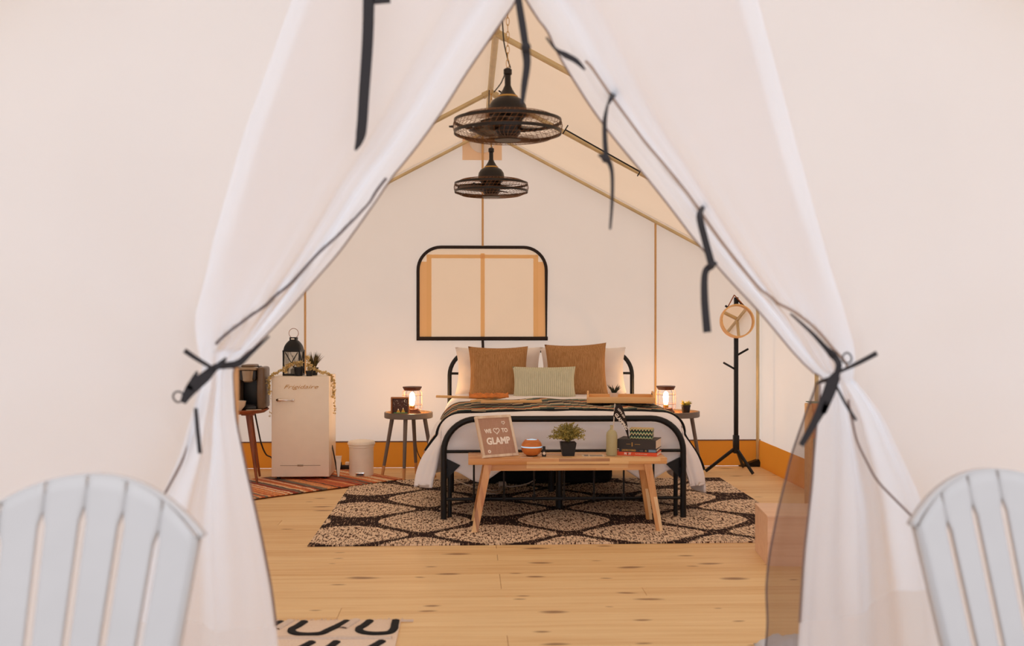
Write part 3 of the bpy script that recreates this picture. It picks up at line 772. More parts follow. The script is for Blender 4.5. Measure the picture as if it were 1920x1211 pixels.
obj('handle', MB().ribbon([(BC - .1, 7.712, .16), (BC - .08, 7.70, .12), (BC + .08, 7.70, .12), (BC + .1, 7.712, .16)], .02, .003), 'strap', stg, True)

# duvet
TZ = .632; DR = .13
DX0, DX1 = B0 + .0, B1 - .0
DYF = FY + .045
def duvet_pt(u, y, off=0.0):
    """u: signed arc length across the bed from the centre line; y: along the bed"""
    sg = -1 if u < 0 else 1; a = abs(u); hw = BW / 2 + .025 - DR
    fr_ = max(0, min(1, (y - FY) / 1.7))
    if a <= hw:
        x, z, nx, nz = a, TZ, 0, 1
        z += .010 * math.cos(a / hw * PI / 2) * 1
    elif a <= hw + DR * PI / 2:
        th = (a - hw) / DR; x, z = hw + DR * math.sin(th), TZ - DR + DR * math.cos(th); nx, nz = math.sin(th), math.cos(th)
    else:
        e = a - hw - DR * PI / 2
        fl = .42 * (1 - fr_ * .8); x, z = hw + DR + e * fl + .03 * math.sin(e / .34 * PI) * 1, TZ - DR - e * math.sqrt(1 - fl * fl); nx, nz = .95, .3
        x += (.022 * math.sin(y * 9.0 + sg) + .012 * math.sin(y * 21 + 2 * sg)) * min(1, e * 4)
    w = .012 * fbm(u * 2.2, y * 2.2, 1.7) + .006 * fbm(u * 7, y * 7, 3.3)
    o_ = off + w
    return Vector((BC + sg * (x + nx * o_), y, z + nz * o_))
rows = []
UM = BW / 2 + .025 - DR + DR * PI / 2
for i in range(61):
    y_ = DYF + .10 + (8.2 - DYF - .10) * i / 60
    side_len = .30 + .05 * math.sin(y_ * 3.1) - .08 * ss(7.2, 8.2, y_)
    row = []
    for j in range(121):
        v = j / 60 - 1; u = v * (UM + side_len + (.05 if v > 0 else .0)); row.append(duvet_pt(u, y_))
    rows.append(row)
# front drop: rolls over the foot end and hangs inside the foot rail
front = []
for k in range(1, 27):
    row = []
    for j in range(121):
        v = j / 60 - 1; base = rows[0][j]; sidew = ss(BW / 2 - .12, BW / 2 + .08, abs(base.x - BC))
        hem = .325 - .10 * math.exp(-((abs(base.x - BC) - BW / 2 + .22) / .13) ** 2)
        L = k / 26
        if L < .35:
            th = L / .35 * PI / 2; dy = -.10 * math.sin(th) ; dz = -.10 * (1 - math.cos(th))
        else:
            e = (L - .35) / .65; dy = -.10 + .01 * math.sin(e * PI) ; dz = -.10 - e * (TZ - .10 - hem)
        fold = (.012 * math.sin(base.x * 17) + .008 * math.sin(base.x * 31 + L * 2)) * max(0, L - .35) + .012 * fbm(base.x * 3.5, L * 3, 2.2) * ss(.2, .5, L) + .006 * fbm(base.x * 9 + L * 4, L * 8, 5.2) * ss(.3, .6, L)
        x, z = base.x, base.z + dz
        if base.z < TZ - .06:          # side part of the cloth: closes round behind the post
            kk = ss(0, 1, L); z = base.z + dz * .12; dy = -.05 * math.sin(kk * PI * .5) ; x = base.x - (1 if base.x > BC else -1) * .10 * kk * ss(TZ - .06, .3, base.z)
        row.append(Vector((x, base.y + dy * 1 + fold, max(z, .19))))
    front.append(row)
allrows = front[::-1] + rows
dv = thing('duvet', 'white linen duvet draped over the bed and its sides', 'duvet', (BC, 7.2, .3))
obj('cover', MB().grid(allrows), 'bedlinen', dv, True, smooth=80, solid=.016)
# puffy hanging corners at the foot end
def lobe(sg, x_in, x_out, cy, ry, z0, z1, seed, nm='corner_drape'):
    rows = []
    for i in range(31):
        t = i / 30; z = z1 + (z0 - z1) * (1 - math.cos(t * PI)) / 2
        env = max(0, math.sin(PI * (.12 + .88 * t)) if t > .55 else 1 - .45 * (1 - t / .55) ** 2)
        if t > .55: env = math.sqrt(max(0, 1 - ((t - .55) / .45) ** 2.6))
        cx = x_in + (x_out - x_in) * min(1, t * 1.35) ** .8
        row = []
        for j in range(41):
            a = 2 * PI * j / 40; f = 1 + .07 * math.sin(3 * a + seed) + .05 * math.sin(8 * a + t * 3) * t + .05 * fbm(math.cos(a) * 1.5, math.sin(a) * 1.5 + t * 2, seed)
            row.append((cx + .085 * env * f * math.cos(a), cy + ry * env * f * math.sin(a), z))
        rows.append(row)
    obj(nm, MB().grid(rows), 'bedlinen', dv, True, smooth=80)
lobe(-1, B0 + .03, B0 - .055, FY + .40, .26, P(0, 890, 6.7).z, .57, 1.0)
lobe(1, B1 - .03, B1 + .05, FY + .40, .26, P(0, 905, 6.7).z, .57, 2.0)
# blanket across the foot
bl = []
for i in range(31):
    y_ = 6.56 + .80 * i / 30; row = []
    for j in range(121):
        v = j / 60 - 1; u = v * (UM + (.12 if v < 0 else .26) + .02 * math.sin(y_ * 20))
        row.append(duvet_pt(u, y_, .018 + .003 * math.sin(u * 23 + y_ * 9)))
    bl.append(row)
tag(obj('blanket', MB().grid(bl), 'blanket', org=(BC, 7.0, .66), smooth=80, solid=.008), 'southwestern woven blanket in black, teal and orange across the bed', 'blanket')
fold_ = MB().tube([r + Vector((0, -.004, -.006)) for r in bl[0]], .007, 6)
# folded edge of the blanket is black
o_ = obj('fold_edge', fold_, 'tuft', bpy.data.objects['blanket'], True)

# pillows
def pillow(nm, w, h, dp, base, lean, rz, mat, label, cat='pillow', pin=.08, seed=0, roll=0):
    n = 22; V = []; Fc = []
    for sgn in (1, -1):
        for i in range(n + 1):
            for j in range(n + 1):
                u, v = -1 + 2 * j / n, -1 + 2 * i / n
                x = w / 2 * u * (1 - pin * (1 - v * v)); z = h / 2 * v * (1 - pin * (1 - u * u))
                th = dp / 2 * (max(0, 1 - u ** 4) * max(0, 1 - v ** 4)) ** .55
                th *= 1 + .12 * fbm(u * 2.2, v * 2.2, seed) + .05 * fbm(u * 6, v * 6, seed)
                th += .006 * math.sin((u + v) * 9 + seed) * max(0, 1 - u * u) * max(0, 1 - v * v) * abs(u)
                V.append((x, -sgn * th, z + h / 2 * (1 - pin * .5)))
    N = (n + 1) ** 2
    for i in range(n):
        for j in range(n):
            a = i * (n + 1) + j; Fc.append((a, a + 1, a + n + 2, a + n + 1)); Fc.append((N + a, N + a + n + 1, N + a + n + 2, N + a + 1))
    o = obj(nm, MB().add(V, Fc), mat, smooth=80); o.location = base; o.rotation_euler = (lean, roll, rz)
    return tag(o, label, cat)
def base_at(px, py, Y): q = P(px, py, Y); return (q.x, Y, q.z)
Lw = base_at(935, 741, 8.17); Rw = base_at(1095, 741, 8.17)
pillow('bed_pillow', .68, .375, .17, (Lw[0], 8.22, .640), -.16, 0, 'pillowlinen', 'white bed pillow behind the left mustard cushion', seed=1)
pillow('bed_pillow', .68, .375, .17, (Rw[0] + .0, 8.19, .640), -.16, 0, 'pillowlinen', 'white bed pillow behind the right mustard cushion', seed=2)
pillow('square_cushion', .46, .41, .13, base_at(935, 747, 7.98), -.18, .03, 'mustard', 'mustard chenille square cushion on the left of the bed', 'cushion', seed=3)
pillow('square_cushion', .475, .42, .13, base_at(1083, 744, 7.98), -.18, -.03, 'mustard', 'mustard chenille square cushion on the right of the bed', 'cushion', seed=4, roll=-.03)
pillow('lumbar_cushion', .475, .245, .10, base_at(1021, 747, 7.82), -.2, 0, 'sage', 'small sage green ribbed cushion in front of both mustard cushions', 'cushion', pin=.06, seed=5)

# bamboo tray on bed
q = base_at(1163, 768, 6.95); TB = (q[0], 6.95, TZ + .044)
tr = thing('bamboo_tray', 'bamboo serving tray with rounded end handles on the blanket', 'tray', TB)
w2, d2 = .215, .15
obj('base', MB().box(-w2, w2, -d2, d2, 0, .008), 'bamboo', tr)
for y_ in (-d2, d2): obj('side', MB().box(-w2, w2, y_ - .006, y_ + .006, 0, .04, bev=.003), 'bamboo', tr)
for s_ in (-1, 1):
    pl = [(-d2, 0), (d2, 0), (d2, .035), (d2 * .6, .05), (d2 * .4, .066), (-d2 * .4, .066), (-d2 * .6, .05), (-d2, .035)]
    Mx = Matrix.Translation((s_ * w2, 0, 0)) @ Matrix.Rotation(PI / 2, 4, 'Z')
    obj('end_handle', MB().prism(pl, -.006, .006, Mx), 'bamboo', tr)
    obj('handle_slot', MB().tube([(s_ * w2, -.045, .05), (s_ * w2, .045, .05)], .0085, 8), 'inkbook', tr)
tr.rotation_euler = (0, 0, -.12)
# white pot with spiky succulent on tray
def blades(mb, c, n, L, spread, w, up=.7, seed=0, droop=.3):
    rnd = random.Random(seed)
    for i in range(n):
        a = rnd.uniform(0, 2 * PI); s = rnd.uniform(.15, 1) * spread; l = L * rnd.uniform(.6, 1)
        d = Vector((math.cos(a) * s, math.sin(a) * s, 1)).normalized()
        p0 = Vector(c) + Vector((math.cos(a), math.sin(a), 0)) * .3 * spread * L * .3
        p1 = p0 + d * l * .55; p2 = p1 + (d + Vector((math.cos(a), math.sin(a), -droop)) * .5 * s).normalized() * l * .45
        mb.tube([p0, p0 + d * l * .25, p1, p2], [w * .7, w, w * .7, w * .08], 4)
    return mb
def pot(r0, r1, h): return MB().lathe([(0, 0), (r0, 0), (r1 * .98, h * .85), (r1 * 1.06, h * .86), (r1 * 1.06, h), (r1 * .92, h), (r1 * .9, h * .9), (0, h * .88)], 24)
q = P(1151, 757, 6.93)
sp = thing('potted_succulent', 'dark spiky succulent in a white pot on the bamboo tray', 'plant', (q.x, 6.93, TZ + .049))
obj('pot', pot(.022, .030, .055), 'whitepot', sp); obj('leaves', blades(MB(), (0, 0, .048), 26, .075, .8, .005, seed=2), 'leaf_dark', sp)
# orange cloth and wooden slats on bed left
q = P(905, 764, 6.95)
fs = thing('folding_stool', 'folded pale wood stool with orange seat cloth on the blanket', 'stool', (q.x, 6.95, TZ + .045))
obj('bar', MB().box(-.31, .02, -.012, .012, .018, .034, Matrix.Rotation(-.06, 4, 'Z') @ Matrix.Rotation(.03, 4, 'Y'), bev=.004), 'bamboo', fs)
obj('bar', MB().box(-.02, .38, -.13, -.106, .0, .018, Matrix.Rotation(.05, 4, 'Z'), bev=.004), 'bamboo', fs)
obj('bar', MB().box(-.12, .14, -.07, -.048, .012, .03, Matrix.Rotation(.5, 4, 'Z') @ Matrix.Rotation(-.08, 4, 'Y'), bev=.004), 'bamboo', fs)
cr = [[(-.09 + .26 * i / 14, -.09 + .17 * j / 8, .022 + .026 * abs(math.sin(i * .8 + j * .5)) * math.sin(PI * j / 8) + .01 * fbm(i * .6, j * .6, 1) + .012) for j in range(9)] for i in range(15)]
obj('seat_cloth', MB().grid(cr), 'orangecloth', fs, smooth=50, solid=.005)

# ================================================================ BENCH and things on it
BZ = P(1060, 859, 6.03).z
X0, X1 = P(878, 860, 6.03).x, P(1251, 860, 6.03).x; YB0, YB1 = 6.03, 6.31
bn = thing('wooden_bench', 'acacia wood bench with splayed legs at the foot of the bed', 'bench', ((X0 + X1) / 2, 6.17, 0.008))
obj('top', MB().box(X0, X1, YB0, YB1, BZ - .036, BZ, bev=.004), 'acacia', bn, True)
ax0, ax1 = P(912, 870, 6.06).x, P(1216, 870, 6.06).x
for y_ in (6.055, 6.275): obj('apron', MB().box(ax0, ax1, y_, y_ + .018, BZ - .074, BZ - .036), 'acacia', bn, True)
def leg(xt, yt, xb, yb, w=.044, dd=.028):
    rows = []
    V = []
    for (x, y_, z, k) in ((xt, yt, BZ - .036, 1), (xb, yb, .008, .85)):
        for sx, sy in ((-1, -1), (1, -1), (1, 1), (-1, 1)): V.append((x + sx * w / 2 * k, y_ + sy * dd / 2 * k, z))
    return MB().add(V, [(3, 2, 1, 0), (4, 5, 6, 7), (0, 1, 5, 4), (1, 2, 6, 5), (2, 3, 7, 6), (3, 0, 4, 7)])
fl_, frr = P(915, 870, 6.07).x, P(1213, 870, 6.07).x
for xt, xb in ((fl_, P(890, 1000, 5.99).x), (frr, P(1237, 1000, 5.99).x)):
    obj('leg', leg(xt, 6.05, xb, 6.0), 'acacialeg', bn, True, smooth=0)
    obj('leg', leg(xt, 6.29, xb, 6.34), 'acacialeg', bn, True, smooth=0)
obj('stretcher', MB().box(fl_, fl_ + .02, 6.06, 6.28, BZ - .075, BZ - .037), 'acacia', bn, True)
obj('stretcher', MB().box(frr - .02, frr, 6.06, 6.28, BZ - .075, BZ - .037), 'acacia', bn, True)

# letter board: leans back on the foot rail
q = P(933, 858, 6.075)
lb = thing('letter_board', 'whitewashed framed letter board reading WE heart TO GLAMP', 'sign', (q.x + .02, 6.10, BZ))
lb.rotation_euler = (-.28, -.0, .0)
lw, lh = .240, .252
lb.rotation_euler = (-.40, 0, .50)
bw = .016
for a, b_, c, d_ in ((-lw / 2, lw / 2, 0, bw), (-lw / 2, lw / 2, lh - bw, lh), (-lw / 2, -lw / 2 + bw, bw, lh - bw), (lw / 2 - bw, lw / 2, bw, lh - bw)):
    obj('frame_bar', MB().box(a, b_, -.008, .012, c, d_, bev=.002, seg=1), 'whitewash', lb)
obj('felt', MB().box(-lw / 2 + bw, lw / 2 - bw, -.001, .006, bw, lh - bw), 'felt', lb)
def put(par, s, size, x, z, mat, y=-.002, off=.0006, sx=1.0, shear=0, nm='lettering', rot=0):
    V, Fc = text(s, size, .0006, off, shear, sx)
    Mx = Matrix.Translation((x, y, z)) @ Matrix.Rotation(-rot, 4, 'Y')
    return obj(nm, MB().add(V, Fc, Mx), mat, par, smooth=0)
put(lb, 'WE', .034, -.052, .158, 'letter', off=.0012, sx=.85); put(lb, 'TO', .034, .06, .158, 'letter', off=.0012, sx=.85)
put(lb, 'GLAMP', .056, .004, .096, 'letter', off=.0022, sx=.88)
def heart(s, n=28): return [(s * 16 * math.sin(a) ** 3 / 17, s * (13 * math.cos(a) - 5 * math.cos(2 * a) - 2 * math.cos(3 * a) - math.cos(4 * a)) / 17) for a in [2 * PI * i / n for i in range(n)]]
obj('heart', MB().tube([(.004 + x, -.003, .158 + z) for x, z in heart(.021)], .0028, 6, closed=True), 'letter', lb)
obj('heart', MB().tube([(.06 + x, -.003, .205 + z) for x, z in heart(.011)], .002, 6, closed=True), 'letter', lb)
obj('button', MB().tube([(-.07 + .007 * math.cos(a), -.003, .036 + .007 * math.sin(a)) for a in [2 * PI * i / 14 for i in range(14)]], .0035, 6, closed=True), 'letter', lb)
obj('prop_leg', MB().box(-.012, .012, .012, .016, .0, .12, Matrix.Rotation(-.0, 4, 'X')), 'whitewash', lb)
# diffuser
q = P(997, 852, 6.14)
df = thing('aroma_diffuser', 'round orange wood grain aroma diffuser with pale blue lit ring', 'diffuser', (q.x, 6.14, BZ))
r_ = .062
prof = []
for i in range(15):
    a = -1.1 + (1.1 + .95) * i / 14; prof.append((r_ * math.cos(a), .052 + .055 * math.sin(a)))
lo = [p for p in prof if p[1] <= .052]; hi = [p for p in prof if p[1] >= .058]
obj('lower_shell', MB().lathe([(0, lo[0][1])] + lo + [(r_, .052)], 32), 'orangewood', df)
obj('light_ring', MB().lathe([(r_ * .99, .052), (r_ * 1.0, .054), (r_ * .99, .059)], 32), 'mist', df)
obj('upper_shell', MB().lathe([(r_, .059)] + hi + [(hi[-1][0] * .9, hi[-1][1] - .002), (0, hi[-1][1] - .012)], 32), 'orangewood', df)
obj('lit_top', MB().lathe([(hi[-1][0] * .88, hi[-1][1] - .001), (0, hi[-1][1] + .004)], 24), 'mist', df)
obj('foot', MB().lathe([(.032, 0), (.034, .006), (0, .007)], 24), 'blackpl', df)
q = P(1020, 852, 6.11)
ob = thing('oil_bottle', 'tiny black essential oil bottle with white label', 'bottle', (q.x, 6.11, BZ))
obj('body', MB().lathe([(0, 0), (.0125, 0), (.0125, .034), (.006, .04), (0, .04)], 16), 'blackpl', ob)
obj('cap', MB().lathe([(.0085, .038), (.0085, .06), (0, .06)], 16), 'blackpl', ob)
obj('label', MB().lathe([(0, 0), (.009, 0), (.009, .001), (0, .001)], 16, Mx=Matrix.Translation((0, -.0125, .02)) @ Matrix.Rotation(PI / 2, 4, 'X')), 'paper', ob)
# bushy plant
def square_pot(w0, w1, h):
    V = [(sx * w0, sy * w0, 0) for sx, sy in ((-1, -1), (1, -1), (1, 1), (-1, 1))] + [(sx * w1, sy * w1, h) for sx, sy in ((-1, -1), (1, -1), (1, 1), (-1, 1))]
    return MB().add(V, [(3, 2, 1, 0), (0, 1, 5, 4), (1, 2, 6, 5), (2, 3, 7, 6), (3, 0, 4, 7), (4, 5, 6, 7)])
def leaf(mb, p, d, L, w):
    d = d.normalized(); up = Vector((random.uniform(-1, 1), random.uniform(-1, 1), random.uniform(-.3, 1)))
    s = d.cross(up).normalized() * w; nn = s.cross(d).normalized() * w * .35
    mb.add([p, p + d * L * .5 + s - nn, p + d * L, p + d * L * .5 - s - nn, p + d * L * .5 + nn], [(0, 1, 4), (1, 2, 4), (2, 3, 4), (3, 0, 4)])
q = P(1065, 851, 6.15)
bp = thing('bushy_plant', 'bushy olive green plant in a black pot mid bench', 'plant', (q.x, 6.15, BZ))
obj('pot', square_pot(.034, .046, .078), 'pot', bp, smooth=0)
obj('soil', MB().box(-.042, .042, -.042, .042, .074, .080), 'soil', bp)
lf = MB(); st = MB()
for i in range(120):
    a = random.uniform(0, 2 * PI); e = random.uniform(0.05, 1.5)
    rad = .105 * random.uniform(.75, 1.08)
    tip = Vector((math.cos(a) * math.cos(e) * rad, math.sin(a) * math.cos(e) * rad * .9, .095 + math.sin(e) * rad * .82))
    b0_ = Vector((0, 0, .078)); mid = b0_.lerp(tip, .5) + Vector((0, 0, .015))
    st.tube([b0_, mid, tip], .0009, 3)
    for k in range(13):
        t = .3 + .75 * k / 12; p = b0_.lerp(mid, t * 2) if t < .5 else mid.lerp(tip, (t - .5) * 2)
        leaf(lf, p, Vector((random.gauss(0, 1), random.gauss(0, 1), random.gauss(.3, 1))) + (tip - b0_).normalized(), .015, .0042)
obj('foliage', lf, 'leaf_bush', bp, smooth=0, kind='stuff'); obj('stems', st, 'leaf_bush', bp, kind='stuff')
# cards
q = P(1112, 853, 6.15)
cd = thing('postcard', 'printed cream card lying flat beside the glass bottle', 'card', (q.x, 6.13, BZ)); cd.rotation_euler = (0, 0, -.05)
obj('sheet', MB().box(-.068, .062, -.04, .05, 0, .0012), 'paper', cd)
for x0_, x1_, y0_, y1_ in ((-.055, -.03, -.02, .035), (-.022, .052, .012, .032), (-.022, .052, -.026, -.004)): obj('print_block', MB().box(x0_, x1_, y0_, y1_, .0012, .0016), 'grey', cd)
q = P(985, 857, 6.07)
o_ = obj('note_card', MB().box(-.035, .035, -.012, .012, 0, .0012), 'paper'); o_.location = (q.x + .01, 6.07, BZ); o_.rotation_euler = (0, 0, -.15)
tag(o_, 'small blank cream card flat in front of the diffuser', 'card')
# bottle with stick + pennant
q = P(1147, 852, 6.14)
bt = thing('glass_bottle', 'pale green textured glass bottle holding a white stick', 'bottle', (q.x, 6.14, BZ))
obj('glass', MB().lathe([(0, .002), (.031, .001), (.033, .006), (.033, .118), (.030, .134), (.020, .147), (.0095, .153), (.0085, .172), (.0105, .173), (.0105, .178), (.007, .178), (.007, .155), (.018, .144), (.0275, .132), (.0305, .116), (.0305, .008), (0, .006)], 28), 'bottle', bt)
s0, s1 = Vector((0, .0, .01)), P(1153, 757, 6.12) - Vector((q.x, 6.14, BZ))
pn = thing('pennant_flag', 'black triangular pennant reading GLAMPING on a white stick', 'flag', (q.x, 6.14, BZ + .009))
zoff = Vector((0, 0, -.009))
obj('stick', MB().tube([s0 + zoff, s1 + zoff], .0035, 8), 'whitepot', pn)
pts_top = [(1157, 758), (1164, 757), (1168, 764), (1172, 778), (1176, 794), (1178, 808), (1179, 822)]
pts_bot = [(1153, 764), (1150, 778), (1151, 781), (1162, 790), (1170, 800), (1174, 810), (1178, 822)]
rows = []
for (a_, b_) in zip(pts_top, pts_bot):
    A, B_ = P(*a_, 6.09), P(*b_, 6.10); rows.append([(A.lerp(B_, k / 5) + Vector((0, .004 * math.sin(k + a_[1] * .2), 0))) for k in range(6)])
obj('cloth', MB().grid(rows), 'strap', pn, True, solid=.002, smooth=60)
def text_on(par, s, size, pa, pb, Y, mat, off=.0004, sx=1.0):
    A, B_ = P(*pa, Y), P(*pb, Y); V, Fc = text(s, size, .0004, off, 0, sx)
    wdt = max(v[0] for v in V) - min(v[0] for v in V); dv_ = B_ - A; k = dv_.length / wdt; an = math.atan2(dv_.z, dv_.x)
    Mx = Matrix.Translation((A + B_) / 2 - wloc(par)) @ Matrix.Rotation(-an, 4, 'Y') @ Matrix.Diagonal((k, 1, 1, 1))
    obj('lettering', MB().add(V, Fc, Mx), mat, par, smooth=0)
text_on(pn, 'GLAMPING', .026, (1154, 776), (1176, 805), 6.082, 'letter', .0007)
text_on(pn, "LET'S GO", .014, (1159, 766), (1171, 783), 6.082, 'letter')
# books
def book(px0, px1, ybot, th, cov, rz, dz, label, wd=None, dpt=.15):
    a, b_ = P(px0, 850, 6.08), P(px1, 850, 6.08); w = (b_.x - a.x) * 1.02
    t_ = thing('book', label, 'book', ((a.x + b_.x) / 2, 6.115, dz), rz, 'books stacked on the bench')
    obj('pages', MB().box(-w / 2 + .004, w / 2 - .002, .003, dpt - .004, .003, th - .003), 'paper', t_)
    c_ = MB().box(-w / 2, w / 2, 0, dpt, 0, .003).box(-w / 2, w / 2, 0, dpt, th - .003, th).box(-w / 2, w / 2, -.001, .0035, 0, th)
    obj('cover', c_, cov, t_, smooth=0)
    return t_, w
z = BZ + .0005
t1, w1 = book(1156, 1233, 0, .021, 'orangebook', -.36, z, 'thin orange book at the bottom of the stack')
put(t1, 'FE  ST', .016, -.05, .0105, 'letter', y=-.0015); put(t1, 'A', .016, -.047, .0105, 'walnutcap', y=-.0015)
put(t1, 'FLAVORS OF HOME', .008, .03, .0105, 'paper', y=-.0015, off=.0001)
z += .0215
t2, w2_ = book(1163, 1232, 0, .018, 'inkbook', -.32, z, 'thin dark book with gold and blue spine lettering')
put(t2, 'UNDISCOVERED', .014, -.052, .009, 'gold', y=-.0015, sx=.8); put(t2, 'U.S.', .012, .022, .009, 'grey', y=-.0015); put(t2, 'A', .014, .048, .009, 'gold', y=-.0015)
obj('spine_patch', MB().box(.064, w2_ / 2 - .003, -.0018, -.0008, .002, .016), 'blueprint', t2)
z += .0185
t3, w3 = book(1159, 1231, 0, .054, 'darkbook', -.37, z, 'thick charcoal hardback on top of the two thin books', dpt=.17)
obj('spine_mark', MB().box(-.028, -.023, -.0025, -.0008, .014, .038), 'gold', t3)
obj('spine_line', MB().box(-.01, .022, -.0022, -.0008, .026, .028), 'gold', t3); obj('spine_line', MB().box(-.06, -.035, -.0022, -.0008, .026, .028), 'gold', t3)
z += .0545
q = P(1203, 826, 6.12)
bx = thing('trinket_box', 'small green and black scallop patterned box on the books', 'box', (q.x + .0, 6.145, z), -.30)
obj('body', MB().box(-.066, .066, 0, .075, 0, .044, bev=.002, seg=1), 'scallop', bx)
obj('lid', MB().box(-.068, .068, -.002, .077, .044, .060, bev=.002, seg=1), 'scallop', bx)
obj('lid_top', MB().box(-.066, .066, 0, .075, .060, .0615), pm('brass_lid', (196, 166, 104), .5), bx)

# ================================================================ NIGHTSTANDS, LAMPS
NX, NY, NZ, NR = P(766, 775, 8.15).x, 8.15, .492, .187
def nightstand(loc, label):
    t_ = thing('nightstand', label, 'side table', loc, 0, 'round grey nightstands beside the bed')
    obj('tray_top', MB().lathe([(0, NZ - .030), (NR - .004, NZ - .030), (NR, NZ - .026), (NR, NZ + .012), (NR - .010, NZ + .014), (NR - .011, NZ + .001), (0, NZ)], 48), 'grey', t_)
    obj('inlay', MB().lathe([(NR - .011, NZ + .0015), (0, NZ + .0015)], 48), 'oaktip', t_)
    for a in (PI * 1.0, PI * 1.46, PI * .42, PI * .0 - .08):
        tx, ty = math.cos(a) * .125, math.sin(a) * .125; bx_, by_ = math.cos(a) * .205, math.sin(a) * .185
        T, B_ = Vector((tx, ty, NZ - .03)), Vector((bx_, by_, 0)); m_ = B_.lerp(T, .2)
        l_ = obj('leg', MB().tube([m_, T], [.0125, .0165], 12), 'grey', t_)
        obj('dipped_tip', MB().tube([B_, m_], [.0105, .0126], 12), 'oaktip', l_, label='bare pale wood tip')
    return t_
ns = nightstand((NX, NY, 0), 'round grey tray nightstand on the left of the bed')
NX2 = P(1311, 775, 8.15).x - NR
copy_thing(ns, (NX2, NY, 0), 0, 'round grey tray nightstand on the right of the bed')
LAMPZ = NZ + .0015
def lamp(loc, label):
    t_ = thing('cage_lamp', label, 'lamp', loc, 0, 'wire cage lamps on the nightstands')
    obj('base', MB().lathe([(0, 0), (.066, 0), (.068, .006), (.056, .018), (.050, .034), (0, .036)], 28), 'walnutcap', t_)
    obj('socket', MB().lathe([(.02, .034), (.02, .058), (.015, .062), (0, .062)], 16), 'gold', t_)
    obj('bulb', MB().lathe([(.012, .060), (.016, .075), (.020, .10), (.021, .125), (.016, .150), (.006, .163), (0, .165)], 16), 'bulb', t_)
    obj('cap', MB().lathe([(0, .178), (.062, .178), (.066, .186), (.074, .200), (.075, .206), (0, .208)], 28), 'walnutcap', t_)
    w = MB()
    for k in range(8):
        a = 2 * PI * k / 8 + .2; c_, s_ = math.cos(a), math.sin(a)
        w.tube([(c_ * .05, s_ * .05, .02), (c_ * .074, s_ * .074, .035), (c_ * .076, s_ * .076, .05), (c_ * .076, s_ * .076, .155), (c_ * .072, s_ * .072, .17), (c_ * .058, s_ * .058, .182)], .0014, 5)
    for z_ in (.066, .140): w.tube([(math.cos(a) * .077, math.sin(a) * .077, z_) for a in [2 * PI * i / 28 for i in range(28)]], .0014, 5, closed=True)
    obj('wire_cage', w, 'wire', t_)
    return t_
l1 = P(773, 775, NY + .03).x; l2 = P(1248, 775, NY + .03).x
lp = lamp((l1, NY + .02, LAMPZ), 'glowing wire cage lamp on the left nightstand')
copy_thing(lp, (l2, NY + .02, LAMPZ), .3, 'glowing wire cage lamp on the right nightstand')
# shadow box sign
q = P(750, 773, 8.03)
sg = thing('shadow_box', 'small square wooden light box with a night forest cutout', 'decoration', (q.x, 8.06, LAMPZ), -.06)
s_ = .070
for a, b_, c_, d_ in ((-s_, s_, 0, .010), (-s_, s_, 2 * s_ - .016, 2 * s_ - .006), (-s_, -s_ + .010, .01, 2 * s_ - .016), (s_ - .010, s_, .01, 2 * s_ - .016)):
    obj('frame_bar', MB().box(a, b_, -.02, .02, c_, d_), 'tan_wood', sg)
obj('back_panel', MB().box(-s_ + .01, s_ - .01, .008, .012, .01, 2 * s_ - .016), 'walnutcap', sg)
dots = MB(); rnd = random.Random(5)
for i in range(26):
    x, z_ = rnd.uniform(-.052, .052), rnd.uniform(.06, .11); e = rnd.uniform(.0006, .0014); dots.box(x - e, x + e, .006, .008, z_ - e, z_ + e)
dots.tube([(.038 + .008 * math.cos(a), .006, .104 + .009 * math.sin(a)) for a in [1.3 + 3.4 * i / 8 for i in range(9)]], .0014, 4)
obj('stars', dots, 'warm_scene', sg, smooth=0)
for x, h_ in ((-.015, .035), (.022, .042)):
    obj('tent_cutout', MB().prism([(x - .018, .01), (x + .018, .01), (x, .01 + h_)], .0, .003), 'yellow_scene', sg); obj('peak', MB().prism([(x - .004, h_), (x + .004, h_), (x, .012 + h_)], -.002, .0), 'warm_scene', sg)
obj('ground_strip', MB().box(-.05, .055, -.006, -.002, .009, .016), 'green_scene', sg)
# lime plant on right nightstand
q = P(1286, 768, 8.1)
sp2 = thing('lime_succulent', 'small lime green succulent in black pot on right nightstand', 'plant', (q.x, 8.1, LAMPZ))
obj('pot', pot(.028, .036, .062), 'pot', sp2); obj('leaves', blades(MB(), (0, 0, .055), 60, .055, 1.5, .006, seed=4, droop=.1), 'leaf_lime', sp2)
# cords
def cord(pts, r, mat, label, nm='cable'):
    sp_ = smooth_path(pts, 6); org = sp_[-1]
    return tag(obj(nm, MB().tube(sp_, r, 6), mat, org=org), label, 'cord')
cord([(l1 + .02, NY + .19, LAMPZ + .004), (P(778, 800, 8.4).x, 8.4, .45), P(781, 838, 8.42), P(790, 862, 8.44), (P(805, 880, 8.45).x, 8.45, .01)], .004, 'cord', 'black lamp cord dropping behind the left nightstand')
cord([P(478, 775, 8.05), P(484, 805, 8.12), P(490, 832, 8.2), P(499, 852, 8.3), P(510, 859, 8.4), (P(520, 870, 8.5).x, 8.5, .012)], .006, 'cord', 'black coffee maker cord curving down behind the fridge')
cord([FL(850, 898, .014), FL(868, 906, .014), FL(885, 912, .014), FL(905, 914, .014), FL(925, 920, .014), FL(938, 915, .014), FL(930, 904, .014), FL(915, 905, .014), FL(905, 912, .014), FL(912, 924, .014), FL(935, 924, .014), FL(945, 912, .014), FL(960, 912, .014), FL(985, 908, .03), FL(1003, 900, .08)], .005, 'whitecord', 'tangled white extension cord on the rug under the bed')
qq = FL(942, 912, .009)
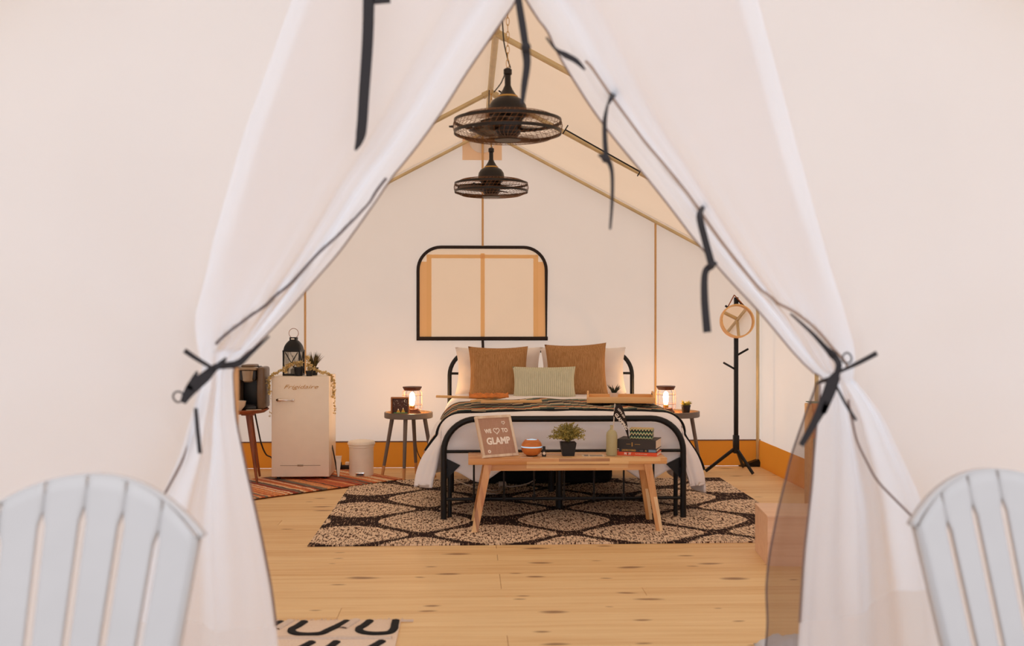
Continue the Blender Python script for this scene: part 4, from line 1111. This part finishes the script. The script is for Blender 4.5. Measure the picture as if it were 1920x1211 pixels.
pb = thing('plug_adapter', 'small white plug adapter on the rug under the bed', 'plug', (qq.x, qq.y, .009))
obj('body', MB().box(-.028, .028, -.02, .02, 0, .035, bev=.006), 'whitecord', pb); obj('pin', MB().box(-.035, -.027, -.008, .008, .012, .02), 'chrome', pb)

# ================================================================ FRIDGE and its plants
fx0, fx1 = P(509, 800, 7.96).x, P(617, 800, 7.96).x; FZ = P(0, 706, 7.96).z; fc = (fx0 + fx1) / 2; fw = (fx1 - fx0)
FZ0 = .016
fg = thing('mini_fridge', 'cream retro mini fridge with chrome latch standing on rag rug', 'fridge', (fc, 8.17, FZ0))
HF = FZ - FZ0
obj('body', MB().box(-fw / 2 + .002, fw / 2 - .002, -.165, .21, .012, HF - .004, bev=.008, seg=2), 'fridge', fg)
dr = obj('door', MB().box(-fw / 2, fw / 2, -.21, -.172, .022, HF - .004, bev=.005, seg=2), 'fridge', fg)
obj('gasket', MB().box(-fw / 2 + .008, fw / 2 - .008, -.174, -.164, .03, HF - .02), 'white', fg)
for sx in (-1, 1):
    for y_ in (-.14, .17): obj('foot', MB().lathe([(.014, 0), (.014, .014), (0, .014)], 12, c=(sx * (fw / 2 - .04), y_, 0)), 'blackpl', fg)
hz = P(0, 752, 7.95).z - FZ0; hx = P(519, 752, 7.95).x - fc
h_ = obj('latch_plate', MB().box(hx - .002, hx + .03, -.218, -.209, hz - .013, hz + .015, bev=.004), 'chrome', dr)
lv = [(hx + .002, -.222, hz + .002), (hx + .02, -.24, hz + .004), (hx + .05, -.243, hz + .003), (hx + .085, -.235, hz + .001), (hx + .12, -.226, hz - .001)]
obj('latch_handle', MB().tube(lv, [.010, .012, .009, .005, .004], 10), 'chrome', dr)
obj('latch_keeper', MB().box(hx + .105, hx + .128, -.226, -.209, hz - .008, hz + .008, bev=.003), 'chrome', dr)
V, Fc = text('Frigidaire', .043, .0012, -.0003, .4, 1.6); Mx = Matrix.Translation((P(563, 727, 7.95).x - fc, -.211, P(0, 727, 7.95).z - FZ0))
obj('script_badge', MB().add(V, Fc, Mx), 'gold', dr, smooth=0)
sz = P(0, 876, 7.95).z - FZ0
obj('lower_trim', MB().box(-.15, .15, -.213, -.209, sz - .0015, sz + .0015).box(-.022, .022, -.215, -.209, sz - .006, sz + .006, bev=.002), 'silver', dr)

TOPZ = FZ0 + HF - .004
# lantern
q = P(549.5, 700, 8.1); LX = q.x
la = thing('black_lantern', 'black metal lantern with crossed bars and ring on fridge', 'lantern', (LX, 8.13, TOPZ), -.12)
hw = .068
hB = (704 - 660) * 8.13 / F
obj('base', MB().box(-hw, hw, -hw, hw, 0, .012, bev=.002), 'black', la)
for sx in (-1, 1):
    for sy in (-1, 1): obj('post', MB().box(sx * (hw - .006) - .005, sx * (hw - .006) + .005, sy * (hw - .006) - .005, sy * (hw - .006) + .005, .012, hB + .005), 'black', la)
obj('collar', MB().box(-hw, hw, -hw, hw, hB, hB + .012), 'black', la)
for face in range(4):
    Mx = Matrix.Rotation(PI / 2 * face, 4, 'Z')
    w = MB()
    for s_2 in (-1, 1): w.tube([(s_2 * (hw - .02), -hw + .006, hB - .004), (-s_2 * (hw - .03), -hw + .006, .03)], .0035, 6, Mx=Mx)
    obj('cross_bar', w, 'black', la)
    obj('glass_pane', MB().box(-hw + .012, hw - .012, -hw + .010, -hw + .012, .012, hB, Mx), glass('lantern_glass', (240, 235, 225), .02) if face == 0 else bpy.data.materials['lantern_glass'], la)
dome = [[(0, 0, 0)]]
V = []; Fc = []
NS, NA = 10, 32
for i in range(NS + 1):
    t = i / NS; th = t * PI / 2 * .92; k = math.cos(th); z_ = hB + .012 + .085 * math.sin(th)
    for j in range(NA):
        a = 2 * PI * j / NA; c_, s_2 = math.cos(a), math.sin(a); e = 1 / max(abs(c_), abs(s_2)); e = min(e, 1.28) * (1 - t) + 1.0 * t
        V.append((hw * k * c_ * e, hw * k * s_2 * e, z_))
for i in range(NS):
    for j in range(NA): Fc.append((i * NA + j, i * NA + (j + 1) % NA, (i + 1) * NA + (j + 1) % NA, (i + 1) * NA + j))
obj('dome', MB().add(V, Fc), 'black', la)
zt = hB + .012 + .085
obj('chimney', MB().box(-.026, .026, -.026, .026, zt - .014, zt + .014, bev=.002), 'black', la); obj('vent_slot', MB().box(-.013, .013, -.0275, -.0255, zt - .004, zt + .006), 'white', la)
obj('ring_handle', MB().tube([(.037 * math.sin(a), 0, zt + .044 - .037 * math.cos(a)) for a in [2 * PI * i / 28 for i in range(28)]], .0022, 6, closed=True), 'wire', la)
obj('candle', MB().lathe([(0, .012), (.025, .012), (.025, .05), (0, .05)], 16), 'pot', la)
# pots with trailing vines and grass
q1 = P(560, 704, 8.04); q2 = P(584, 704, 8.06)
def vine(mb, lm, pts, dens=230, L=.019, w=.0075, seed=1):
    sp_ = smooth_path(pts, 8); mb.tube(sp_, .0012, 4); rnd = random.Random(seed)
    tot = sum((b - a).length for a, b in zip(sp_, sp_[1:]))
    for i in range(int(tot * dens)):
        k = rnd.random() * (len(sp_) - 1.001); a = int(k); p = sp_[a].lerp(sp_[a + 1], k - a); t_ = (sp_[a + 1] - sp_[a]).normalized()
        leaf(lm, p + Vector((rnd.gauss(0, .003), rnd.gauss(0, .004), 0)), Vector((rnd.gauss(0, 1), rnd.gauss(0, 1), rnd.gauss(0, .7))) + t_ * .3, L * rnd.uniform(.7, 1.2), w)
vp = thing('trailing_plant', 'trailing eucalyptus vine in black pot in front of the lantern', 'plant', (q1.x, 8.04, TOPZ))
obj('pot', pot(.028, .036, .068), 'pot', vp)
sm_, lm_ = MB(), MB()
o1 = Vector((q1.x, 8.04, TOPZ))
vine(sm_, lm_, [o1 + Vector((0, 0, .07)), P(553, 681, 8.0), P(541, 684, 7.98), P(528, 694, 7.97), P(514, 701, 7.96), P(506, 708, 7.94), P(504, 720, 7.94), P(506, 738, 7.94)], 640, seed=1)
vine(sm_, lm_, [P(514, 701, 7.96), P(506, 712, 7.94), P(507, 740, 7.94), P(506, 783, 7.94)], 60, seed=2, L=.011)
vine(sm_, lm_, [o1 + Vector((0, 0, .07)), P(565, 679, 8.02), P(550, 682, 8.0), P(536, 690, 7.97), P(534, 698, 7.96)], 700, seed=3)
obj('stems', sm_, 'leaf_vine', vp, True, kind='stuff'); obj('leaves', lm_, 'leaf_vine', vp, True, smooth=0, kind='stuff')
vp2 = thing('trailing_plant', 'trailing eucalyptus vine spilling over right side of the fridge', 'plant', (q2.x - .01, 8.02, TOPZ))
sm_, lm_ = MB(), MB(); o2 = Vector((q2.x - .01, 8.02, TOPZ))
obj('pot', pot(.022, .028, .04), 'pot', vp2)
vine(sm_, lm_, [o2 + Vector((0, 0, .04)), P(579, 683, 8.0), P(589, 691, 8.0), P(600, 697, 8.02), P(612, 699, 8.05), P(621, 706, 8.08), P(626, 720, 8.09), P(625, 745, 8.09)], 680, seed=5)
vine(sm_, lm_, [P(621, 706, 8.08), P(624, 730, 8.09), P(627, 750, 8.09), P(628, 775, 8.09)], 220, seed=6, L=.012)
vine(sm_, lm_, [o2 + Vector((0, 0, .04)), P(577, 672, 8.02), P(574, 668, 8.0)], 600, seed=7)
obj('stems', sm_, 'leaf_vine', vp2, True, kind='stuff'); obj('leaves', lm_, 'leaf_vine', vp2, True, smooth=0, kind='stuff')
gp = thing('grass_plant', 'upright dark grassy plant in black pot at fridge right', 'plant', (q2.x + .008, 8.13, TOPZ))
obj('pot', pot(.026, .034, .06), 'pot', gp)
obj('blades', blades(MB(), (0, 0, .05), 170, .14, .55, .0022, seed=9, droop=.9), 'leaf_grass', gp, kind='stuff')

# waste bin
q = P(674, 897, 8.05); wbx = FL(674, 897).x
wb_ = thing('pedal_bin', 'round white pedal bin with lid by the back wall', 'bin', (q.x, FL(674, 897).y + .09, .016))
rb = .094
obj('body', MB().lathe([(0, 0), (rb * .98, 0), (rb, .006), (rb, .215), (rb * 1.02, .222), (0, .222)], 40), 'white', wb_)
obj('rim_band', MB().lathe([(rb * 1.0, .215), (rb * 1.05, .218), (rb * 1.05, .232), (rb * 1.0, .236)], 40), 'white', wb_)
obj('lid', MB().lathe([(rb * 1.0, .234), (rb * 1.13, .238), (rb * 1.13, .250), (rb * 1.05, .262), (rb * .6, .270), (0, .272)], 40), 'white', wb_)
obj('pedal', MB().box(-.034, .034, -rb - .012, -rb + .01, .006, .034, bev=.004), 'chrome', wb_)
obj('pedal_slot', MB().box(-.026, .026, -rb - .0135, -rb - .011, .010, .020), 'inkbook', wb_)
# dustpan leaning
q = FL(634, 898)
dp = thing('dustpan', 'white dustpan leaning with its dark handled brush beside the fridge', 'dustpan', (q.x, q.y + .02, .016))
obj('pan', MB().prism([(-.006, 0), (.006, 0), (.022, .155), (-.024, .155)], -.004, .004, Matrix.Rotation(-.1, 4, 'X')), 'white', dp)
obj('pan_lip', MB().prism([(-.024, .15), (.022, .15), (.023, .158), (-.025, .158)], -.014, .006, Matrix.Rotation(-.1, 4, 'X')), 'white', dp)
obj('brush_handle', MB().tube([(-.006, .02, .005), (-.055, .05, .235)], [.006, .005], 8), 'blackpl', dp)
q = FL(652, 886)
pstr = thing('power_strip', 'black power strip on the floor between fridge and bin', 'power strip', (q.x - .01, 8.52, .002))
obj('case', MB().box(-.11, .11, -.025, .025, .014, .045, bev=.006), 'blackpl', pstr)
for i in range(3): obj('plug', MB().box(-.08 + .06 * i, -.05 + .06 * i, -.018, .018, .045, .07, bev=.004), ('white' if i == 1 else 'blackpl'), pstr)
for s_2 in (-.09, .09): obj('foot', MB().box(s_2 - .01, s_2 + .01, -.02, .02, 0, .014), 'blackpl', pstr)

# coffee table with coffee maker
TCX, TCY, TTZ, TR_ = P(503, 770, 7.95).x - .255, 7.97, .548, .255
ct = thing('walnut_side_table', 'round walnut side table with splayed legs at the left', 'side table', (TCX, TCY, 0.0))
obj('top', MB().lathe([(0, TTZ - .024), (TR_ - .03, TTZ - .024), (TR_ - .004, TTZ - .006), (TR_, TTZ), (TR_ - .004, TTZ + .004), (0, TTZ + .002)], 48), 'walnut', ct)
fxl = FL(482, 910) - Vector((TCX, TCY, 0)); txl = P(466, 780, 7.86)
for B_, T in ((Vector((fxl.x, fxl.y, .016)), Vector((txl.x - TCX, txl.y - TCY, TTZ - .036))), (FL(487, 893, .016) - Vector((TCX, TCY, 0)), P(468, 780, 8.08) - Vector((TCX, TCY, P(468, 780, 8.08).z - TTZ + .036))), (Vector((-.27, .06, 0)), Vector((-.14, .04, TTZ - .036))), (Vector((-.12, -.27, .0)), Vector((-.07, -.14, TTZ - .036)))):
    obj('leg', MB().tube([B_, T], [.009, .022], 14), 'walnutleg', ct)
obj('leg_block', MB().box(txl.x - TCX - .05, txl.x - TCX + .04, txl.y - TCY - .02, txl.y - TCY + .03, TTZ - .038, TTZ - .02), 'walnut', ct)
q = P(466, 770, 7.88)
cm = thing('coffee_maker', 'dark pod coffee maker with silver head on the walnut table', 'coffee maker', (q.x, 7.97, TTZ + .004))
cwk, chk = .112, .325
for sx in (-1, 1):
    obj('side_panel', MB().box(sx * .088 - .028, sx * .088 + .028, -.10, .14, 0, chk - .012, bev=.018, seg=3), 'keurig', cm)
obj('water_tank', MB().box(-.062, .062, .02, .135, 0, chk - .01, bev=.01), 'blackpl', cm)
obj('brew_head', MB().box(-.060, .060, -.125, .06, .215, chk - .03, bev=.012), 'blackpl', cm)
obj('nozzle', MB().lathe([(.030, .205), (.040, .215), (.048, .29), (0, .29)], 24, c=(0, -.105, 0)), 'silver', cm)
hd = [(-.062, -.13, .285), (-.07, -.125, .31), (-.055, -.09, chk + .006), (.055, -.09, chk + .006), (.07, -.125, .31), (.062, -.13, .285)]
obj('handle_band', MB().box(-.068, .068, -.145, -.05, .292, .316, bev=.010), 'silver', cm)
obj('top_cap', MB().box(-.05, .05, -.125, .06, .31, chk + .008, bev=.012), 'keurig', cm)
obj('drip_tray', MB().box(-.062, .062, -.125, .03, 0, .03, bev=.008), 'blackpl', cm)
obj('tray_grille', MB().box(-.05, .05, -.115, .0, .03, .034), 'inkbook', cm)
q = P(446, 770, 7.8)
bo = thing('small_bowl', 'cream ceramic bowl in front of the coffee maker', 'bowl', (q.x - .0, 7.79, TTZ + .004))
obj('bowl', MB().lathe([(0, 0), (.03, 0), (.032, .006), (.055, .035), (.062, .07), (.058, .07), (.05, .036), (.028, .012), (0, .010)], 32), 'ceramic', bo)
obj('sugar_packets', MB().box(-.03, .02, -.01, .02, .03, .05), 'paper', bo)
q = P(463, 773, 7.76)
o_ = obj('paper_card', MB().box(-.055, .055, -.03, .03, 0, .0015), 'paper'); o_.location = (q.x + .01, 7.79 - .03 + .02, TTZ + .0045); o_.location.y = 7.83; o_.rotation_euler = (0, 0, .25)
o_.location.x = q.x + .035
tag(o_, 'cream instruction card on the walnut table edge', 'card')

# ================================================================ COAT RACK with mirror
CX, CY = P(1380, 800, 8.25).x, 8.25
ck = thing('coat_rack', 'black tripod coat rack in the right back corner', 'coat rack', (CX, CY, 0))
CT = P(0, 556, CY).z
obj('post', MB().box(-.016, .016, -.016, .016, .2, CT, bev=.004), 'black', ck)
obj('hub', MB().box(-.022, .022, -.022, .022, P(0, 857, CY).z, P(0, 822, CY).z, bev=.004), 'black', ck)
hz_ = P(0, 846, CY).z
for px_, py_ in ((1323, 886), (1412, 891), (1393, 877)):
    e = FL(px_, py_) - Vector((CX, CY, 0)); obj('leg', MB().tube([(0, 0, hz_), (e.x, e.y, .012)], [.014, .013], 8), 'black', ck)
for (ax, ay), (bx_, by_), dy in (((1378, 692), (1357, 680), -.05), ((1382, 666), (1403, 654), -.05), ((1376, 585), (1360, 573), .03), ((1382, 560), (1395, 575), -.07)):
    A, B_ = P(ax, ay, CY), P(bx_, by_, CY + dy); obj('peg', MB().tube([A - Vector((CX, CY, 0)), B_ - Vector((CX, CY, 0))], .0085, 8), 'black', ck)
mc = P(1382, 602, 8.17); mr = .132
mi = thing('hanging_mirror', 'round mirror in a wooden rim hung from the coat rack', 'mirror', mc, .0)
mi.rotation_euler = (-.17, 0, .014)
RM = Matrix.Rotation(PI / 2, 4, 'X')
obj('rim', MB().lathe([(mr - .012, -.03), (mr, -.03), (mr, .03), (mr - .010, .032), (mr - .012, .02), (mr - .012, -.03)], 56, Mx=RM), 'bamboo', mi)
obj('glass', MB().lathe([(0, .006), (mr - .012, .006), (mr - .012, .002), (0, .002)], 56, Mx=RM), 'mirror', mi)
tp = P(1379, 552, 8.17) - mc
for s_2 in (-1, 1): obj('hanging_cord', MB().tube([tp, (s_2 * .066, 0, .118)], .0045, 6), 'wire', mi)

# ================================================================ right hand foreground-of-room furniture
c0 = FL(1448, 1063); 
cb = thing('step_box', 'low pale plywood box on the floor behind the mesh screen', 'box', (c0.x + .22, c0.y + .18, 0), -.10)
BHH = P(0, 985, c0.y).z
obj('side', MB().box(-.22, .22, -.18, -.165, 0, BHH), 'crate', cb); obj('side', MB().box(-.22, .22, .165, .18, 0, BHH), 'crate', cb)
obj('end', MB().box(-.22, -.205, -.165, .165, 0, BHH), 'crate', cb); obj('end', MB().box(.205, .22, -.165, .165, 0, BHH), 'crate', cb)
obj('top', MB().box(-.222, .222, -.182, .182, BHH, BHH + .014, bev=.002), 'crate', cb)
bcx = P(1508, 900, 5.86).x + .2; bcz = P(0, 765, 5.62).z
bc = thing('low_cabinet', 'low amber wood cabinet by the right wall', 'cabinet', (bcx, 5.80, 0))
obj('body', MB().box(-.2, .2, -.06, .06, .04, bcz - .006, bev=.004), 'bamboo', bc)
obj('door', MB().box(-.19, .19, -.078, -.061, .06, bcz - .03, bev=.003), 'bamboo', bc)
for sx in (-.16, .16):
    for sy in (-.04, .04): obj('leg', MB().box(sx - .02, sx + .02, sy - .02, sy + .02, 0, .04), 'bamboo', bc)
rows = []
for i in range(30):
    s_2 = i / 29 * .95
    if s_2 < .12: p = (bcz + .003, .045 - s_2)
    else: p = (bcz - .03 - (s_2 - .12) , -.085)
    rows.append([(bcx - .197 + .36 * j / 14, 5.80 + p[1] - .006 * math.sin(j * .9) * (s_2 > .3), max(.03, p[0])) for j in range(15)])
tag(obj('patchwork_cloth', MB().grid(rows), 'checks', org=(bcx, 5.8, bcz), solid=.004), 'orange and teal checked cloth draped over the low cabinet', 'cloth')
tq = FL(1468, 1235)
rows = [[(tq.x - .07 + .22 * i / 12, tq.y - .07 + .2 * j / 10, .012 + (.055 + .02 * fbm(i * .5, j * .5, 8)) * math.sin(PI * i / 12) ** .5 * math.sin(PI * j / 10) ** .5) for j in range(11)] for i in range(13)]
tag(obj('folded_towel', MB().grid(rows), 'towel', org=(tq.x, tq.y, 0), solid=.01, smooth=70), 'pale blue towel lying on the floor behind the mesh screen', 'towel')

# ================================================================ CEILING FANS
def fan(c, label, az):
    t_ = thing('cage_fan', label, 'ceiling fan', c, az, 'caged hanging fans below the ridge')
    prof = [(.062, .050), (.10, .055), (.15, .056), (.20, .050), (.232, .036), (.247, .018), (.25, .0), (.247, -.018), (.232, -.036), (.20, -.050), (.15, -.057), (.10, -.058), (.05, -.058)]
    w = MB()
    for k in range(60):
        a = 2 * PI * k / 60; w.tube([(r * math.cos(a + z_ * 2.5), r * math.sin(a + z_ * 2.5), z_) for r, z_ in prof], .0011, 3, caps=False)
    for r, z_ in prof[1:-1]:
        w.tube([(r * math.cos(a), r * math.sin(a), z_) for a in [2 * PI * i / 48 for i in range(48)]], .0010, 3, closed=True)
    obj('wire_cage', w, 'cagewire', t_, kind='stuff')
    for z_, r in ((.026, .243), (-.026, .243)):
        obj('cage_band', MB().lathe([(r, z_ - .007), (r + .003, z_ - .007), (r + .003, z_ + .007), (r, z_ + .007), (r, z_ - .007)], 56), 'bronze', t_)
    obj('bottom_disc', MB().lathe([(0, -.062), (.058, -.062), (.062, -.056), (.045, -.052), (0, -.052)], 32), 'bronze', t_)
    obj('motor_housing', MB().lathe([(0, -.045), (.045, -.045), (.058, -.03), (.066, .03), (.082, .048), (.082, .062), (0, .062)], 36), 'bronze', t_)
    for k in range(3):
        a = 2 * PI * k / 3 + .15; rows = []
        for i in range(9):
            r = .05 + .175 * i / 8; wd = .028 + .045 * math.sin(PI * (i + 1.5) / 11)
            rows.append([(r, wd * (j / 4 - .5) * 2, .018 * (j / 4 - .5) * 2 * (1.15 - i / 12) ) for j in range(5)])
        obj('blade', MB().grid(rows, Matrix.Rotation(a, 4, 'Z')), 'bronze', t_, solid=.003)
    obj('dome', MB().lathe([(.088, .060), (.088, .075), (.084, .098), (.070, .120), (.048, .134), (.030, .138), (0, .139)], 36), 'bronze', t_)
    obj('brass_ring', MB().lathe([(.046, .134), (.047, .139), (.044, .142), (0, .143)], 32), 'gold', t_)
    obj('neck', MB().lathe([(.044, .140), (.034, .152), (.022, .172), (.014, .190), (.014, .235), (.019, .24), (.019, .262), (.010, .268), (0, .27)], 24), 'bronze', t_)
    obj('finial', MB().tube([(-.25, 0, 0), (-.268, 0, 0)], [.006, .004], 8), 'bronze', t_)
    # chain and cable to the ridge
    top = RZ - .06 - c[2]; z_ = .272; ch = MB(); k = 0
    while z_ < top:
        pts = []
        for i in range(14):
            a = 2 * PI * i / 14; u, v = .007 * math.cos(a), .019 * math.sin(a)
            pts.append((u, 0, z_ + .017 + v) if k % 2 == 0 else (0, u, z_ + .017 + v))
        ch.tube(pts, .0016, 5, closed=True); z_ += .032; k += 1
    obj('chain', ch, 'gold', t_)
    obj('cable', MB().tube(smooth_path([(.012, 0, .27), (-.004, .01, .33), (-.02, .01, .42), (-.03, 0, top)], 6), .0032, 6), 'cord', t_)
    obj('cable', MB().tube(smooth_path([(.014, .01, .25), (.02, .02, .22), (.05, .03, .17), (.05, .03, .14), (.06, .02, .12)] if c[1] > 6 else [(-.014, .01, .24), (-.03, .05, .21), (-.06, .1, .18)], 6), .0028, 6), 'cord', t_)
    return t_
cA = P(952, 238, 4.8); cB = P(921, 352, 7.04)
f1 = fan((RX + .0, 4.8, cA.z), 'larger nearer caged ceiling fan with dome hung by chain', 0); f1.location.x = cA.x
f2 = fan((RX + .0, 7.04, cB.z), 'smaller looking farther caged ceiling fan above the bed', 1.1); f2.location.x = cB.x

# ================================================================ CHAIRS outside, backs to the tent
def adirondack(top, rz, label, HWt=.222):
    TZc = top.z; lean = math.radians(22)
    t_ = thing('adirondack_chair', label, 'chair', (top.x, top.y - .42, 0), rz, 'pale plastic lounge chairs outside the tent')
    # local: x across, back plane passes through (y=.42 at z=TZc), leaning
    cl, sl = math.cos(lean), math.sin(lean)
    def bp_(x, l, dn=0.0):     # l: distance down the back from the crown
        cv = .035 * (x / HWt) ** 2
        return (x, .42 - l * sl - cv * cl + dn * cl, TZc - l * cl - cv * sl * 0 + dn * sl * 0)
    K = 6
    def halfw(l): return HWt * (1 - .26 * min(1, l / .62)) if l > .0 else HWt
    def crown(x): return .115 * (abs(x) / HWt) ** 2.1       # how far the outline falls from the crown
    for k in range(K):
        L0 = []
        ns_ = 22; rows = []
        for i in range(ns_ + 1):
            f = i / ns_; row = []
            for j in range(7):
                g = j / 6; u = -1 + 2 * (k + g) / K
                xt = u * HWt; l = crown(xt) + (.64 - crown(xt)) * f
                gap = .0078 if (l - crown(xt)) > .062 else .0006
                if f < .02: gap = .004
                hw_ = halfw(l); x = u * hw_
                if j == 0 and k > 0: x += gap
                if j == 6 and k < K - 1: x -= gap
                row.append(bp_(x, l))
            rows.append(row)
        obj('slat', MB().grid(rows), 'chair', t_, solid=.012, smooth=50)
    # back-turned rim along crown and sides
    rim = []; rim2 = []
    for i in range(49):
        x = -HWt + 2 * HWt * i / 48; l = crown(x); rim.append(bp_(x, l, 0)); rim2.append(bp_(x, l + .003, .042))
    obj('rim', MB().grid([rim, rim2]), 'chair', t_, solid=.006, smooth=50)
    for s_2 in (-1, 1):
        e1, e2 = [], []
        for i in range(20):
            l = crown(HWt) + (.64 - crown(HWt)) * i / 19; e1.append(bp_(s_2 * halfw(l), l, 0)); e2.append(bp_(s_2 * (halfw(l) + .002), l, .035))
        obj('side_flange', MB().grid([e1, e2]), 'chair', t_, solid=.005)
    # seat, arms and legs (below the picture)
    zb = TZc - .64 * cl; yb = .42 - .64 * sl
    for i in range(6):
        a = i / 6; y0_ = yb - .01 - .47 * a; z0_ = zb + .02 + .10 * a
        obj('seat_slat', MB().box(-.24, .24, y0_ - .07, y0_, z0_, z0_ + .018, bev=.004), 'chair', t_)
    for s_2 in (-1, 1):
        obj('armrest', MB().box(s_2 * .30 - .06, s_2 * .30 + .06, -.42, .27, .50, .522, bev=.01), 'chair', t_)
        obj('front_leg', MB().box(s_2 * .27 - .02, s_2 * .27 + .02, -.42, -.32, 0, .50, bev=.006), 'chair', t_)
        V = [(s_2 * .25 - .015, -.40, .36), (s_2 * .25 + .015, -.40, .36), (s_2 * .25 + .015, -.40, .26), (s_2 * .25 - .015, -.40, .26),
             (s_2 * .25 - .015, .42, .09), (s_2 * .25 + .015, .42, .09), (s_2 * .25 + .015, .42, .0), (s_2 * .25 - .015, .42, .0)]
        obj('side_rail', MB().add(V, [(0, 1, 2, 3), (7, 6, 5, 4), (0, 4, 5, 1), (1, 5, 6, 2), (2, 6, 7, 3), (3, 7, 4, 0)]), 'chair', t_, smooth=0)
        obj('back_post', MB().box(s_2 * .26 - .018, s_2 * .26 + .018, .20, .25, .10, .50, bev=.004), 'chair', t_)
    return t_
adirondack(P(167, 892, 2.07), 0, 'pale grey plastic lounge chair outside at bottom left', .234)
adirondack(P(1867, 882, 2.27), 0, 'pale grey plastic lounge chair outside at bottom right', .214)
